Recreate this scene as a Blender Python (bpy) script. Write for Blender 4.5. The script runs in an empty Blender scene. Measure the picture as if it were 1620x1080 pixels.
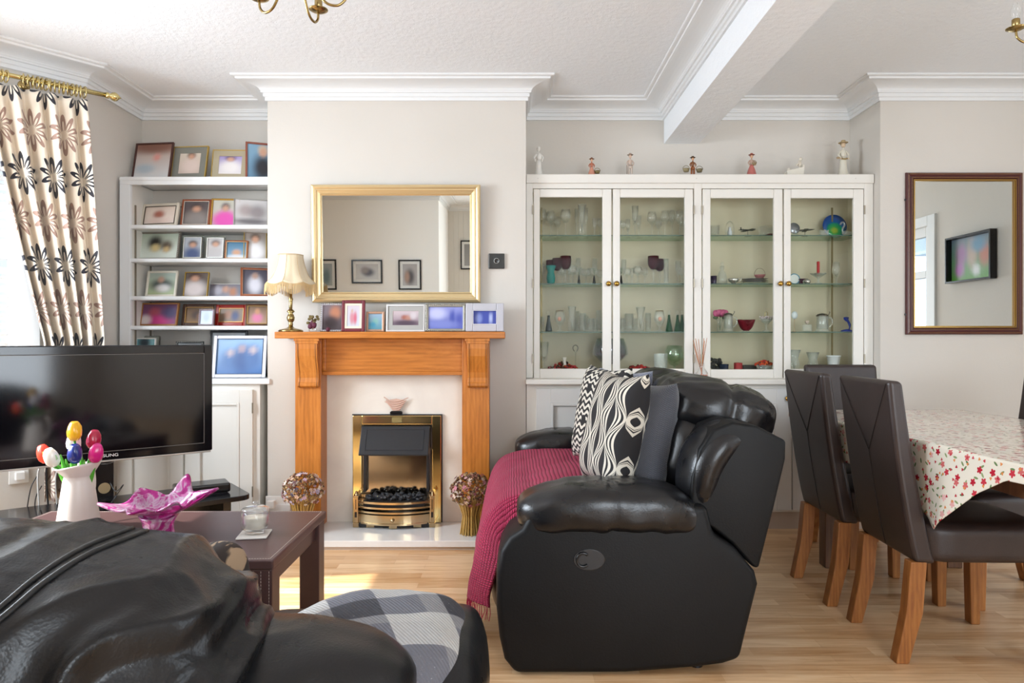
import bpy, bmesh, math, random
from mathutils import Vector, Matrix, Euler, noise
random.seed(7)
PI = math.pi
sc = bpy.context.scene
COL = sc.collection
FPX = 1080.0; HZ = 535.0; EYE = 1.10; CEIL = 2.568
# ---------------------------------------------------------------- camera
cd = bpy.data.cameras.new('camera'); cam = bpy.data.objects.new('camera', cd); COL.objects.link(cam)
cd.sensor_width = 36; cd.lens = 24; cd.shift_y = -5/1620; cd.clip_start = .02
cam.location = (0, 0, EYE); cam.rotation_euler = (PI/2, 0, 0)
sc.camera = cam
# ---------------------------------------------------------------- world, sun, window daylight, added rear fill, exposure
w = bpy.data.worlds.new('world'); sc.world = w; w.use_nodes = True
w.node_tree.nodes['Background'].inputs[0].default_value = (.80, .90, 1, 1)
w.node_tree.nodes['Background'].inputs[1].default_value = 1.15
def sun(direction, energy, col, ang=.7):
    l = bpy.data.lights.new('sun', 'SUN'); l.energy = energy; l.color = col; l.angle = math.radians(ang)
    o = bpy.data.objects.new('sun', l); COL.objects.link(o); o.location = (-6, 0, 6)
    o.rotation_euler = Vector(direction).to_track_quat('-Z', 'Y').to_euler()
sun((1, .15, -.90), 13, (1, .95, .87))
def area(name, loc, direction, sx, sy, energy, col=(1, 1, 1), spread=180):
    l = bpy.data.lights.new(name, 'AREA'); l.shape = 'RECTANGLE'; l.size = sx; l.size_y = sy; l.energy = energy; l.color = col
    l.spread = math.radians(spread)
    o = bpy.data.objects.new(name, l); COL.objects.link(o); o.location = loc
    o.rotation_euler = Vector(direction).to_track_quat('-Z', 'Y').to_euler()
    return o
area('bay_daylight', (-3.12, 2.26, 1.5), (1, 0, -.6), 1.25, 1.35, 150, (.82, .91, 1))
area('bay_side_daylight', (-2.87, 1.30, 1.5), (.7, .7, -.05), .5, 1.3, 16, (.85, .93, 1))
area('added_rear_fill', (1.55, -2.14, 1.35), (0, 1, 0), 2.2, 1.9, 116, (.84, .92, 1))  # general fill added behind the camera, not a known window
area('side_door_daylight', (3.36, 1.55, 1.1), (-1, .1, 0), 1.0, 1.7, 24, (.84, .92, 1))
sc.view_settings.view_transform = 'Standard'; sc.view_settings.look = 'None'
sc.view_settings.exposure = 0.02; sc.view_settings.gamma = 1; sc.view_settings.use_curve_mapping = False
try:
    sc.cycles.max_bounces = 12; sc.cycles.diffuse_bounces = 6; sc.cycles.transparent_max_bounces = 24
    sc.cycles.caustics_reflective = False; sc.cycles.caustics_refractive = False
    sc.cycles.sample_clamp_indirect = 6; sc.cycles.use_denoising = True
except Exception: pass

# ================================================================ helpers
def lin(c):
    if isinstance(c, str):
        c = [int(c[i:i+2], 16)/255 for i in (0, 2, 4)]
        return tuple(x/12.92 if x <= .04045 else ((x+.055)/1.055)**2.4 for x in c)
    return tuple(c)
class V_:
    """expression wrapper over Math nodes"""
    def __init__(s, nt, k): s.nt = nt; s.k = k
    def _op(s, op, *a):
        n = s.nt.nodes.new('ShaderNodeMath'); n.operation = op
        for i, x in enumerate((s,)+a):
            if isinstance(x, V_): s.nt.links.new(x.k, n.inputs[i])
            else: n.inputs[i].default_value = float(x)
        return V_(s.nt, n.outputs[0])
    def __add__(s, o): return s._op('ADD', o)
    def __radd__(s, o): return s._op('ADD', o)
    def __sub__(s, o): return s._op('SUBTRACT', o)
    def __rsub__(s, o): return (s*-1)+o
    def __mul__(s, o): return s._op('MULTIPLY', o)
    def __rmul__(s, o): return s._op('MULTIPLY', o)
    def __truediv__(s, o): return s._op('DIVIDE', o)
    def sin(s): return s._op('SINE')
    def cos(s): return s._op('COSINE')
    def abs(s): return s._op('ABSOLUTE')
    def floor(s): return s._op('FLOOR')
    def frac(s): return s._op('FRACT')
    def sqrt(s): return s._op('SQRT')
    def lt(s, o): return s._op('LESS_THAN', o)
    def gt(s, o): return s._op('GREATER_THAN', o)
    def atan2(s, o): return s._op('ARCTAN2', o)
    def pp(s, o): return s._op('PINGPONG', o)
    def max(s, o): return s._op('MAXIMUM', o)
    def min(s, o): return s._op('MINIMUM', o)
class Mt:
    def __init__(s, name, col=(.8, .8, .8), rough=.5, metal=0, spec=None, coat=0, sheen=0):
        s.m = bpy.data.materials.new(name); s.m.use_nodes = True; s.nt = s.m.node_tree
        s.b = s.nt.nodes['Principled BSDF']; s.out = s.nt.nodes['Material Output']
        s.set('Base Color', (*lin(col), 1)); s.set('Roughness', rough); s.set('Metallic', metal)
        if spec is not None: s.set('Specular IOR Level', spec)
        if coat: s.set('Coat Weight', coat); s.set('Coat Roughness', .08)
        if sheen: s.set('Sheen Weight', sheen)
    def set(s, k, v): s.b.inputs[k].default_value = v
    def n(s, t, **kw):
        n = s.nt.nodes.new('ShaderNode'+t)
        for k, v in kw.items():
            if k in n.inputs: n.inputs[k].default_value = v
            else: setattr(n, k, v)
        return n
    def l(s, a, b): s.nt.links.new(a, b)
    def coord(s, kind='Object', scale=(1, 1, 1), rot=(0, 0, 0)):
        t = s.n('TexCoord'); mp = s.n('Mapping'); s.l(t.outputs[kind], mp.inputs[0])
        mp.inputs['Scale'].default_value = scale; mp.inputs['Rotation'].default_value = rot
        return mp.outputs[0]
    def noise(s, vec, scale, detail=3, rough=.5, dist=0):
        n = s.n('TexNoise'); n.inputs['Scale'].default_value = scale; n.inputs['Detail'].default_value = detail
        n.inputs['Roughness'].default_value = rough; n.inputs['Distortion'].default_value = dist
        s.l(vec, n.inputs['Vector']); return n.outputs['Fac']
    def ramp(s, fac, stops, interp='LINEAR'):
        r = s.n('ValToRGB'); s.l(fac, r.inputs[0]); e = r.color_ramp.elements; r.color_ramp.interpolation = interp
        while len(e) < len(stops): e.new(.5)
        for i, (p, c) in enumerate(stops): e[i].position = p; e[i].color = (*lin(c), 1)
        return r.outputs[0]
    def mix(s, fac, a, b, mode='MIX'):
        m = s.n('Mix'); m.data_type = 'RGBA'; m.blend_type = mode
        for i, x in ((0, fac), (6, a), (7, b)):
            if isinstance(x, V_): x = x.k
            if isinstance(x, bpy.types.NodeSocket): s.l(x, m.inputs[i])
            elif i == 0: m.inputs[0].default_value = x
            else: m.inputs[i].default_value = (*lin(x), 1)
        return m.outputs[2]
    def color(s, sock): s.l(sock, s.b.inputs['Base Color']); return s
    def bump(s, h, strength=.3, dist=.01):
        b = s.n('Bump'); b.inputs['Strength'].default_value = strength; b.inputs['Distance'].default_value = dist
        s.l(h.k if isinstance(h, V_) else h, b.inputs['Height']); s.l(b.outputs[0], s.b.inputs['Normal']); return s
    def uv(s, kind='UV'):
        t = s.n('TexCoord'); x = s.n('SeparateXYZ'); s.l(t.outputs[kind], x.inputs[0])
        return V_(s.nt, x.outputs[0]), V_(s.nt, x.outputs[1]), V_(s.nt, x.outputs[2])
def plain(name, col, rough=.5, metal=0, **k): return Mt(name, col, rough, metal, **k).m
def glassy(name, tint=(.93, .97, .94), gl=.06, power=.9, gcol=(1, 1, 1), rough=.02, milk=0):
    """thin clear glass: see-through with fresnel reflection"""
    M = Mt(name); nt = M.nt; nt.nodes.remove(M.b)
    tr = M.n('BsdfTransparent'); tr.inputs[0].default_value = (*tint, 1)
    g = M.n('BsdfGlossy'); g.inputs['Roughness'].default_value = rough; g.inputs[0].default_value = (*gcol, 1)
    lw = M.n('LayerWeight'); lw.inputs[0].default_value = .5
    f = V_(nt, lw.outputs['Facing'])._op('POWER', 2.6)*power + gl
    mx = M.n('MixShader'); M.l(f.min(1).k, mx.inputs[0]); M.l(tr.outputs[0], mx.inputs[1]); M.l(g.outputs[0], mx.inputs[2])
    last = mx.outputs[0]
    if milk:
        df = M.n('BsdfDiffuse'); df.inputs[0].default_value = (.86, .88, .88, 1); m2 = M.n('MixShader'); m2.inputs[0].default_value = milk
        M.l(last, m2.inputs[1]); M.l(df.outputs[0], m2.inputs[2]); last = m2.outputs[0]
    M.l(last, M.out.inputs[0]); return M.m

class MB:
    def __init__(s): s.bm = bmesh.new(); s.uvl = None
    def quad(s, pts):
        return s.bm.faces.new([s.bm.verts.new(p) for p in pts])
    def box(s, x0, x1, y0, y1, z0, z1, M=None):
        v = [Vector((x, y, z)) for z in (z0, z1) for y in (y0, y1) for x in (x0, x1)]
        if M: v = [M @ p for p in v]
        v = [s.bm.verts.new(p) for p in v]
        for f in ((0, 2, 3, 1), (4, 5, 7, 6), (0, 1, 5, 4), (2, 6, 7, 3), (0, 4, 6, 2), (1, 3, 7, 5)): s.bm.faces.new([v[i] for i in f])
        return s
    def prism(s, outline, a0, a1, axis='y', M=None):
        """outline 2-D (u,v): axis y -> (x,z), axis x -> (y,z), axis z -> (x,y)"""
        f = {'y': lambda u, v, a: (u, a, v), 'x': lambda u, v, a: (a, u, v), 'z': lambda u, v, a: (u, v, a)}[axis]
        A = [Vector(f(u, v, a0)) for u, v in outline]; B = [Vector(f(u, v, a1)) for u, v in outline]
        if M: A = [M @ p for p in A]; B = [M @ p for p in B]
        A = [s.bm.verts.new(p) for p in A]; B = [s.bm.verts.new(p) for p in B]
        n = len(A)
        for i in range(n): s.bm.faces.new((A[i], A[(i+1) % n], B[(i+1) % n], B[i]))
        s.bm.faces.new(A[::-1]); s.bm.faces.new(B); return s
    def lathe(s, prof, n=24, c=(0, 0, 0), sx=1, sy=1, M=None, wob=None):
        rings = []
        for r, z in prof:
            if r < 1e-6: rings.append([s.bm.verts.new(Vector((c[0], c[1], c[2]+z)) if not M else M @ Vector((0, 0, z)))]); continue
            ring = []
            for k in range(n):
                a = 2*PI*k/n; rr = r*(wob(a, z) if wob else 1)
                p = Vector((rr*math.cos(a)*sx+c[0], rr*math.sin(a)*sy+c[1], z+c[2]))
                if M: p = M @ Vector((rr*math.cos(a)*sx, rr*math.sin(a)*sy, z))
                ring.append(s.bm.verts.new(p))
            rings.append(ring)
        for A, B in zip(rings, rings[1:]):
            for k in range(n):
                k2 = (k+1) % n
                if len(A) == 1 and len(B) == 1: break
                if len(A) == 1: s.bm.faces.new((A[0], B[k2], B[k])) if False else s.bm.faces.new((A[0], B[k], B[k2])[::-1])
                elif len(B) == 1: s.bm.faces.new((A[k], A[k2], B[0]))
                else: s.bm.faces.new((A[k], A[k2], B[k2], B[k]))
        return s
    def cyl(s, c, r, h, n=20, r2=None):
        return s.lathe([(0, 0), (r, 0), (r if r2 is None else r2, h), (0, h)], n, c)
    def tube(s, pts, r, n=8, closed=False, cap=True):
        pts = [Vector(p) for p in pts]; rr = r if isinstance(r, (list, tuple)) else [r]*len(pts)
        rings = []; up = None
        for i, p in enumerate(pts):
            if closed: d = pts[(i+1) % len(pts)]-pts[i-1]
            else: d = pts[min(i+1, len(pts)-1)]-pts[max(i-1, 0)]
            d.normalize()
            if up is None: up = d.orthogonal().normalized()
            up = (up-d*up.dot(d)); up = up.normalized() if up.length > 1e-6 else d.orthogonal().normalized()
            sd = d.cross(up)
            rings.append([s.bm.verts.new(p+rr[i]*(math.cos(2*PI*k/n)*up+math.sin(2*PI*k/n)*sd)) for k in range(n)])
        R = rings+[rings[0]] if closed else rings
        for A, B in zip(R, R[1:]):
            for k in range(n): s.bm.faces.new((A[k], A[(k+1) % n], B[(k+1) % n], B[k]))
        if cap and not closed: s.bm.faces.new(rings[0][::-1]); s.bm.faces.new(rings[-1])
        return s
    def sph(s, c, r, n=12, m=8, f=None):
        if not isinstance(r, (list, tuple)): r = (r, r, r)
        rings = []
        for j in range(m+1):
            t = PI*j/m; ring = []
            for k in range(n if 0 < j < m else 1):
                a = 2*PI*k/n; d = Vector((math.sin(t)*math.cos(a), math.sin(t)*math.sin(a), -math.cos(t)))
                p = Vector((c[0]+r[0]*d.x, c[1]+r[1]*d.y, c[2]+r[2]*d.z))
                if f: p = f(p, d)
                ring.append(s.bm.verts.new(p))
            rings.append(ring)
        for A, B in zip(rings, rings[1:]):
            for k in range(n):
                k2 = (k+1) % n
                if len(A) == 1: s.bm.faces.new((A[0], B[k2], B[k]))
                elif len(B) == 1: s.bm.faces.new((A[k], A[k2], B[0]))
                else: s.bm.faces.new((A[k], A[k2], B[k2], B[k]))
        return s
    def grid(s, nu, nv, fn, closed_u=False):
        """fn(u,v)->point with uv stored"""
        if s.uvl is None: s.uvl = s.bm.loops.layers.uv.new('UVMap')
        g = [[s.bm.verts.new(fn(i/nu, j/nv)) for i in range(nu+1)] for j in range(nv+1)]
        for j in range(nv):
            for i in range(nu):
                f = s.bm.faces.new((g[j][i], g[j][i+1], g[j+1][i+1], g[j+1][i]))
                for lp, (a, b) in zip(f.loops, ((i, j), (i+1, j), (i+1, j+1), (i, j+1))): lp[s.uvl].uv = (a/nu, b/nv)
        return s
    def build(s, name, m, parent=None, smooth=False, bevel=0, seg=2, solid=0, sub=0, normals=True, loc=None, weld=0):
        if weld: bmesh.ops.remove_doubles(s.bm, verts=s.bm.verts, dist=weld)
        if normals: bmesh.ops.recalc_face_normals(s.bm, faces=s.bm.faces)
        me = bpy.data.meshes.new(name); s.bm.to_mesh(me); s.bm.free()
        if m: me.materials.append(m)
        if smooth: me.polygons.foreach_set('use_smooth', [True]*len(me.polygons))
        o = bpy.data.objects.new(name, me); COL.objects.link(o)
        if parent: o.parent = parent
        if loc: o.location = loc
        if solid:
            q = o.modifiers.new('solid', 'SOLIDIFY'); q.thickness = solid; q.offset = 0
        if bevel:
            q = o.modifiers.new('bevel', 'BEVEL'); q.width = bevel; q.segments = seg; q.limit_method = 'ANGLE'; q.angle_limit = math.radians(35)
        if sub:
            q = o.modifiers.new('sub', 'SUBSURF'); q.levels = sub; q.render_levels = sub
        return o
def tag(o, label=None, cat=None, group=None, kind=None):
    for k, v in (('label', label), ('category', cat), ('group', group), ('kind', kind)):
        if v: o[k] = v
    return o
def thing(name, label, cat, loc=(0, 0, 0), rz=0, group=None):
    o = bpy.data.objects.new(name, None); o.empty_display_size = .05; COL.objects.link(o)
    o.location = loc; o.rotation_euler = (0, 0, rz); return tag(o, label, cat, group)
def dup(root, loc, rz=0, label=None, group=None):
    r = root.copy(); COL.objects.link(r); r.location = loc; r.rotation_euler = (0, 0, rz)
    if label: r['label'] = label
    if group: r['group'] = group
    def rec(a, b):
        for ch in a.children:
            if ch.name in seen: continue
            c = ch.copy(); COL.objects.link(c); c.parent = b; seen.add(c.name); rec(ch, c)
    seen = set(); rec(root, r); return r
def X(px, Y): return (px-810)*Y/FPX
def Z(py, Y): return EYE+(HZ-py)*Y/FPX
def cr(pts, n=6):
    """catmull-rom"""
    P = [Vector(p) for p in pts]; P = [2*P[0]-P[1]]+P+[2*P[-1]-P[-2]]; out = []
    for i in range(1, len(P)-2):
        for k in range(n):
            t = k/n; a, b, c, d = P[i-1:i+3]
            out.append(.5*((2*b)+(c-a)*t+(2*a-5*b+4*c-d)*t*t+(3*b-a-3*c+d)*t**3))
    out.append(P[-2]); return out
def struct(o): o['kind'] = 'structure'; return o

# ================================================================ materials
def m_wall():
    M = Mt('painted_wall', 'DAD2C8', .75); v = M.coord()
    M.color(M.ramp(M.noise(v, 1.3, 2), [(.3, 'CAC4BB'), (.7, 'CFC9C1')])); M.bump(M.noise(v, 60, 3), .12, .004); return M.m
WALL = m_wall()
def m_ceil():
    M = Mt('textured_ceiling_paper', 'F0F3F6', .85); v = M.coord()
    n1 = M.n('TexVoronoi'); n1.feature = 'SMOOTH_F1'; n1.inputs['Scale'].default_value = 38; M.l(v, n1.inputs['Vector'])
    h = V_(M.nt, n1.outputs['Distance'])*.7+V_(M.nt, M.noise(v, 75, 4, .6, 1.2)); M.bump(h, .42, .007); return M.m
CEILM = m_ceil()
WHITE = plain('white_gloss_paint', 'E2E3E3', .42)
CREAM = plain('cream_gloss_paint', 'DEDAD2', .38)
PLINTH = plain('beige_plinth_paint', 'B9A898', .6)
def m_floor():
    M = Mt('laminate_floor', 'D0A880', .32); v = M.coord()
    b = M.n('TexBrick'); M.l(v, b.inputs['Vector']); b.offset = .37; b.offset_frequency = 2
    b.inputs['Scale'].default_value = 1; b.inputs['Brick Width'].default_value = .42; b.inputs['Row Height'].default_value = .064
    b.inputs['Mortar Size'].default_value = .0006; b.inputs['Mortar Smooth'].default_value = .2; b.inputs['Bias'].default_value = 0
    b.inputs['Color1'].default_value = (*lin('B98553'), 1); b.inputs['Color2'].default_value = (*lin('EDCBA2'), 1); b.inputs['Mortar'].default_value = (*lin('B98F63'), 1)
    g = M.noise(M.coord('Object', (2.2, 34, 1)), 1.6, 5, .6, .6)
    c = M.mix(.42, b.outputs['Color'], M.ramp(g, [(.30, 'A47246'), (.5, 'D6AE80'), (.72, 'F0D8B4')])); M.color(c)
    b2 = M.n('TexBrick'); M.l(v, b2.inputs['Vector']); b2.inputs['Scale'].default_value = 1; b2.inputs['Brick Width'].default_value = 1.28; b2.inputs['Row Height'].default_value = .192; b2.inputs['Mortar Size'].default_value = .0012
    M.bump(V_(M.nt, b2.outputs['Fac'])*-1, .35, .002); return M.m
FLOORM = m_floor()
def m_wood(name, c1, c2, c3, sc_=(1, 1, 1), rough=.35, kind='Object', dr='X'):
    M = Mt(name, c2, rough); v = M.coord(kind, sc_)
    n = M.noise(v, 3, 6, .62, 1.6); wv = M.n('TexWave'); wv.wave_type = 'BANDS'; wv.bands_direction = dr
    wv.inputs['Scale'].default_value = 1.6; wv.inputs['Distortion'].default_value = 5; wv.inputs['Detail'].default_value = 4; wv.inputs['Detail Scale'].default_value = 1.3; M.l(v, wv.inputs['Vector'])
    f = V_(M.nt, n)*.86+V_(M.nt, wv.outputs['Fac'])*.14
    M.color(M.ramp(f.k, [(.25, c1), (.5, c2), (.75, c3)])); M.bump(f, .08, .003); return M.m
OAK_V = m_wood('oak_upright', '9A5A1C', 'B66E28', 'C67F37', (9, 9, 1.1))
OAK_H = m_wood('oak_rail', '9A5A1C', 'B66E28', 'C67F37', (1.1, 9, 9), dr='Z')
OAKC = m_wood('oak_chair_leg', '7E4A26', '97602F', 'AE743E', (14, 14, 1.5), .4)
DARKOAK = m_wood('brown_table_leg', '4A2E1C', '61402A', '72502F', (10, 10, 1.2), .45)
def m_leather(name, c1, c2, rough, scale=170, bs=.25, rv=.1):
    M = Mt(name, c1, rough, spec=.5); v = M.coord()
    vo = M.n('TexVoronoi'); vo.inputs['Scale'].default_value = scale; M.l(v, vo.inputs['Vector'])
    n = M.noise(v, 7, 4, .6, .4)
    M.color(M.ramp(n, [(.3, c1), (.7, c2)])); r = V_(M.nt, n)*rv*2+(rough-rv); M.l(r.k, M.b.inputs['Roughness'])
    M.bump(V_(M.nt, vo.outputs['Distance'])*.5+V_(M.nt, M.noise(v, scale*.55, 3))*.5, bs, .0016); return M.m
LEATHER = m_leather('black_leather', '0E0E10', '151518', .29)
LEATHER_SIDE = m_leather('black_leather_panel', '0A0A0B', '101011', .50, 170, .2); LEATHER_SIDE.node_tree.nodes['Principled BSDF'].inputs['Specular IOR Level'].default_value = .22
LEATHER_OLD = m_leather('worn_black_leather', '0F0F10', '19191B', .29, 230, .30); LEATHER_OLD.node_tree.nodes['Principled BSDF'].inputs['Specular IOR Level'].default_value = .36
BROWNL = m_leather('dark_brown_leather', '2E2422', '372B28', .42, 260, .2, .05)
TABLEL = m_leather('brown_leatherette', '45302F', '4F3836', .34, 420, .12, .05)
BRASS = plain('polished_brass', 'C9A25A', .16, 1)
ANTBRASS = plain('antique_brass', 'A58E5E', .25, 1)
BRASSP = plain('gold_fire_brass', 'F2DC9C', .12, 1)
STEEL = plain('brushed_steel', 'B9B2A8', .25, 1)
BLACKM = plain('black_metal', '17181C', .38)
BLACKP = plain('black_plastic', '0D0D10', .22)
SCREEN = plain('television_screen', '06060A', .09, spec=.6)
WPLAST = plain('white_plastic', 'E6E4E0', .35)
GOLD = plain('gold_leaf_frame', 'DCC394', .34, .65)
PALEGOLD = plain('pale_gold_frame', 'D8C096', .35, .6)
SILVER = plain('silver_frame', 'C9C7C4', .25, .85)
MIRROR = plain('mirror_glass', 'E4E8E6', .008, 1)
CLEAR = glassy('clear_glassware', (.985, .99, .988), .022, 1.5, rough=.04, milk=.045)
PANE = glassy('door_pane_glass', (.955, .965, .945), .002, .06)
SHELFG = glassy('shelf_glass', (.78, .87, .82), .010, .25)
FROST = glassy('frosted_glassware', (.93, .95, .94), .06, 1.1, rough=.15, milk=.13)
def solidglass(name, col, rough=.05, tr=.6):
    M = Mt(name, col, rough); M.set('Transmission Weight', tr); M.set('IOR', 1.25); return M.m
RUBY = plain('ruby_cut_glass', '3A0812', .25, spec=.12)
REDG = solidglass('red_glass', '7E1226', .08, .35)
TEALG = solidglass('teal_glass', '2C9C94', .12, .4)
BLUEG = solidglass('cobalt_glass', '1E38A8', .08, .35)
GREENG = solidglass('green_bottle_glass', '1C4A26', .1, .3)
PINKG = None
def m_pinkglass():
    M = Mt('pink_art_glass'); nt = M.nt; M.set('Roughness', .05)
    M.set('Transmission Weight', .65); M.set('IOR', 1.35)
    v = M.coord(); n = M.noise(v, 16, 3, .5, 1.5)
    M.color(M.ramp(n, [(.34, 'D01C92'), (.47, 'E64CB0'), (.52, 'F8D8EE'), (.58, 'EFA0D4'), (.68, 'D828A0')])); return M.m
PINKG = m_pinkglass()
# photo print: colours stored on the print's mesh
def m_print():
    M = Mt('photo_print', rough=.35, coat=.3); a = M.n('Attribute'); a.attribute_name = 'Col'; M.color(a.outputs['Color']); return M.m
PRINT = m_print()
def m_tint():
    M = Mt('petal_colours', rough=.7); a = M.n('Attribute'); a.attribute_name = 'Col'; M.color(a.outputs['Color']); return M.m
TINT = m_tint()
_fm = {}
def fm(col, rough=.4, metal=0):
    k = (col, rough, metal)
    if k not in _fm: _fm[k] = plain('finish_'+str(len(_fm)), col, rough, metal)
    return _fm[k]

# ================================================================ THE ROOM
BR_L, BR_R, BRY = -1.407, .080, 3.93     # chimney breast
AY = 4.28                                # alcove walls
PIER = 2.12; RX = 3.40; LX = -2.32
BAY = [(-2.32, 4.28), (-2.32, 3.71), (-2.97, 2.982), (-3.10, 2.84)]
# floor / ceiling
b = MB(); b.box(-3.4, 3.7, -2.5, 4.6, -.08, 0); struct(b.build('floor', FLOORM))
b = MB(); b.box(-3.4, 3.7, -2.5, 4.6, CEIL, CEIL+.08); struct(b.build('ceiling', CEILM))
# back wall pieces
b = MB(); b.box(LX-.12, PIER, AY, AY+.12, 0, CEIL); b.box(PIER, RX+.12, BRY, AY+.12, 0, CEIL); struct(b.build('wall_fireplace', WALL))
b = MB(); b.box(BR_L, BR_R, BRY, AY+.01, 0, CEIL); struct(b.build('wall_chimney_breast', WALL))
b = MB(); b.box(LX-.12, LX, 3.71, AY+.12, 0, CEIL); struct(b.build('wall_left', WALL))
def wallseg(bm, p, q, z0, z1, th=.12):
    p = Vector(p); q = Vector(q); d = (q-p).normalized(); n = Vector((d.y, -d.x))*-1   # outward = left of room
    pts = [p, q, q+n*th, p+n*th]
    bm.prism([(a.x, a.y) for a in pts], z0, z1, 'z')
# bay: splay A (-2.32,3.71)->(-3.0,2.95) ; front x=-3.0 ; splay C ; left wall rear
SA, SB = Vector((-2.32, 3.71)), Vector((-3.0, 2.95)); SC_, SD = Vector((-3.0, 1.55)), Vector((-2.50, 1.0))
SILL, HEAD = .80, 2.26
def window_wall(nm, p, q, w0, w1, idx, slats, tilt=.5):
    """wall p->q with an opening between w0,w1 (metres along) - then window with frame, pane and shutters"""
    d = (q-p).normalized(); L = (q-p).length; n = Vector((d.y, -d.x))
    if n.x < 0: n = -n           # n points INTO the room
    bm = MB()
    def seg(a, b_, z0, z1):
        A = p+d*a; B = p+d*b_; bm.prism([(A.x, A.y), (B.x, B.y), ((B-n*.14).x, (B-n*.14).y), ((A-n*.14).x, (A-n*.14).y)], z0, z1, 'z')
    seg(0, w0, 0, CEIL); seg(w1, L, 0, CEIL); seg(w0, w1, 0, SILL); seg(w0, w1, HEAD, CEIL)
    struct(bm.build(nm, WALL))
    Mx = Matrix(((d.x, n.x, 0, p.x), (d.y, n.y, 0, p.y), (0, 0, 1, 0), (0, 0, 0, 1)))
    root = bpy.data.objects.new('window_%d' % idx, None); COL.objects.link(root); root['kind'] = 'structure'; root.matrix_world = Mx
    f = MB(); t = .05
    f.box(w0-.05, w0+t, -.10, .02, SILL, HEAD); f.box(w1-t, w1+.05, -.10, .02, SILL, HEAD)
    f.box(w0+t, w1-t, -.10, .02, HEAD-t, HEAD+.04); f.box(w0+t, w1-t, -.10, .02, SILL, SILL+t); f.box(w0+t, w1-t, -.08, .0, 1.50, 1.56)
    f.build('window_frame', WHITE, root, bevel=.004)
    g = MB(); g.box(w0+t, w1-t, -.095, -.090, SILL+t, HEAD-t); g.build('pane', glassy('window_pane', (.98, .99, 1), .03, .5), root)
    s2 = MB(); s2.box(w0-.06, w1+.06, -.05, .07, SILL-.03, SILL-.001); s2.build('window_sill', WHITE, root, bevel=.005)
    if slats:
        s_ = MB(); z = SILL+t+.03
        while z < HEAD-t-.03:
            if not 1.48 < z < 1.58:
                M2 = Matrix.Translation((0, -.03, z)) @ Matrix.Rotation(tilt, 4, 'X'); s_.box(w0+t+.03, w1-t-.03, -.022, .022, -.003, .003, M2)
            z += .047
        s_.box(w0+t, w0+t+.03, -.045, -.015, SILL+t, HEAD-t); s_.box(w1-t-.03, w1-t, -.045, -.015, SILL+t, HEAD-t)
        s_.build('shutter', WHITE, root)
window_wall('wall_bay_right', SA, SB, .26, .90, 1, True, .5)
window_wall('wall_bay_front', SB, SC_, .06, 1.34, 2, False)
window_wall('wall_bay_left', SC_, SD, .08, .66, 3, False)
b = MB(); b.box(-2.62, -2.50, -.9, 1.0, 0, CEIL); struct(b.build('wall_left_rear', WALL))
# wall behind the camera with a recess
b = MB(); b.box(-2.62, -.93, -1.02, -.90, 0, CEIL); b.box(-1.05, -.93, -2.2, -1.02, 0, CEIL); struct(b.build('wall_rear', plain('light_lifted_wall', 'F2F0EC', .8)))  # whiter than the other walls: brightness put into the paint where little light reaches
def m_bead():
    M = Mt('white_boarded_panel', 'D5D2CB', .5); x, y, z = M.uv('Object'); M.bump((x*14).frac().lt(.1)*-1, .6, .004); return M.m
BEAD = m_bead()
b = MB()
b.box(-1.05, .40, -2.32, -2.2, 0, CEIL); b.box(2.70, RX+.12, -2.32, -2.2, 0, CEIL); b.box(.40, 2.70, -2.32, -2.2, 0, .35); b.box(.40, 2.70, -2.32, -2.2, 2.3, CEIL)
struct(b.build('wall_garden', BEAD))
root = bpy.data.objects.new('window_4', None); COL.objects.link(root); root['kind'] = 'structure'  # unseen window, added to house the rear fill light
f = MB()
for x0 in (.40, 1.14, 1.90, 2.64): f.box(x0, x0+.06, -2.28, -2.20, .35, 2.3)
f.box(.46, 2.64, -2.28, -2.20, .35, .41); f.box(.46, 2.64, -2.28, -2.20, 2.24, 2.3)
f.build('window_frame', WHITE, root, bevel=.004)
g = MB(); g.box(.46, 2.64, -2.262, -2.258, .41, 2.24); g.build('pane', glassy('added_window_pane', (.98, .99, 1), .03, .5), root)
# right wall with a door (seen in the dark framed mirror)
DZ = 2.05
b = MB(); b.box(RX, RX+.12, -2.2, 1.02, 0, CEIL); b.box(RX, RX+.12, 2.36, BRY, 0, CEIL); b.box(RX, RX+.12, 1.02, 2.36, DZ, CEIL); struct(b.build('wall_right', WALL))
root = bpy.data.objects.new('door_1', None); COL.objects.link(root); root['kind'] = 'structure'
f = MB()
f.box(RX-.02, RX+.10, 2.28, 2.38, 0, DZ+.05); f.box(RX-.02, RX+.10, 1.0, 1.10, 0, DZ+.05); f.box(RX-.02, RX+.10, 1.1, 2.28, DZ-.03, DZ+.05)
f.box(RX+.02, RX+.07, 2.20, 2.28, 0, DZ-.03); f.box(RX+.02, RX+.07, 1.10, 1.18, 0, DZ-.03); f.box(RX+.02, RX+.07, 1.66, 1.72, .1, DZ-.1)
f.box(RX+.02, RX+.07, 1.18, 2.20, DZ-.11, DZ-.03); f.box(RX+.02, RX+.07, 1.18, 2.2, 1.60, 1.66); f.box(RX+.02, RX+.07, 1.18, 2.2, 0, .35)
f.build('door_frame', WHITE, root, bevel=.004)
g = MB(); g.box(RX+.042, RX+.048, 1.18, 2.20, .35, DZ-.1); g.build('pane', glassy('door_glass', (.80, .88, .95), .04, .5), root)
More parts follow.
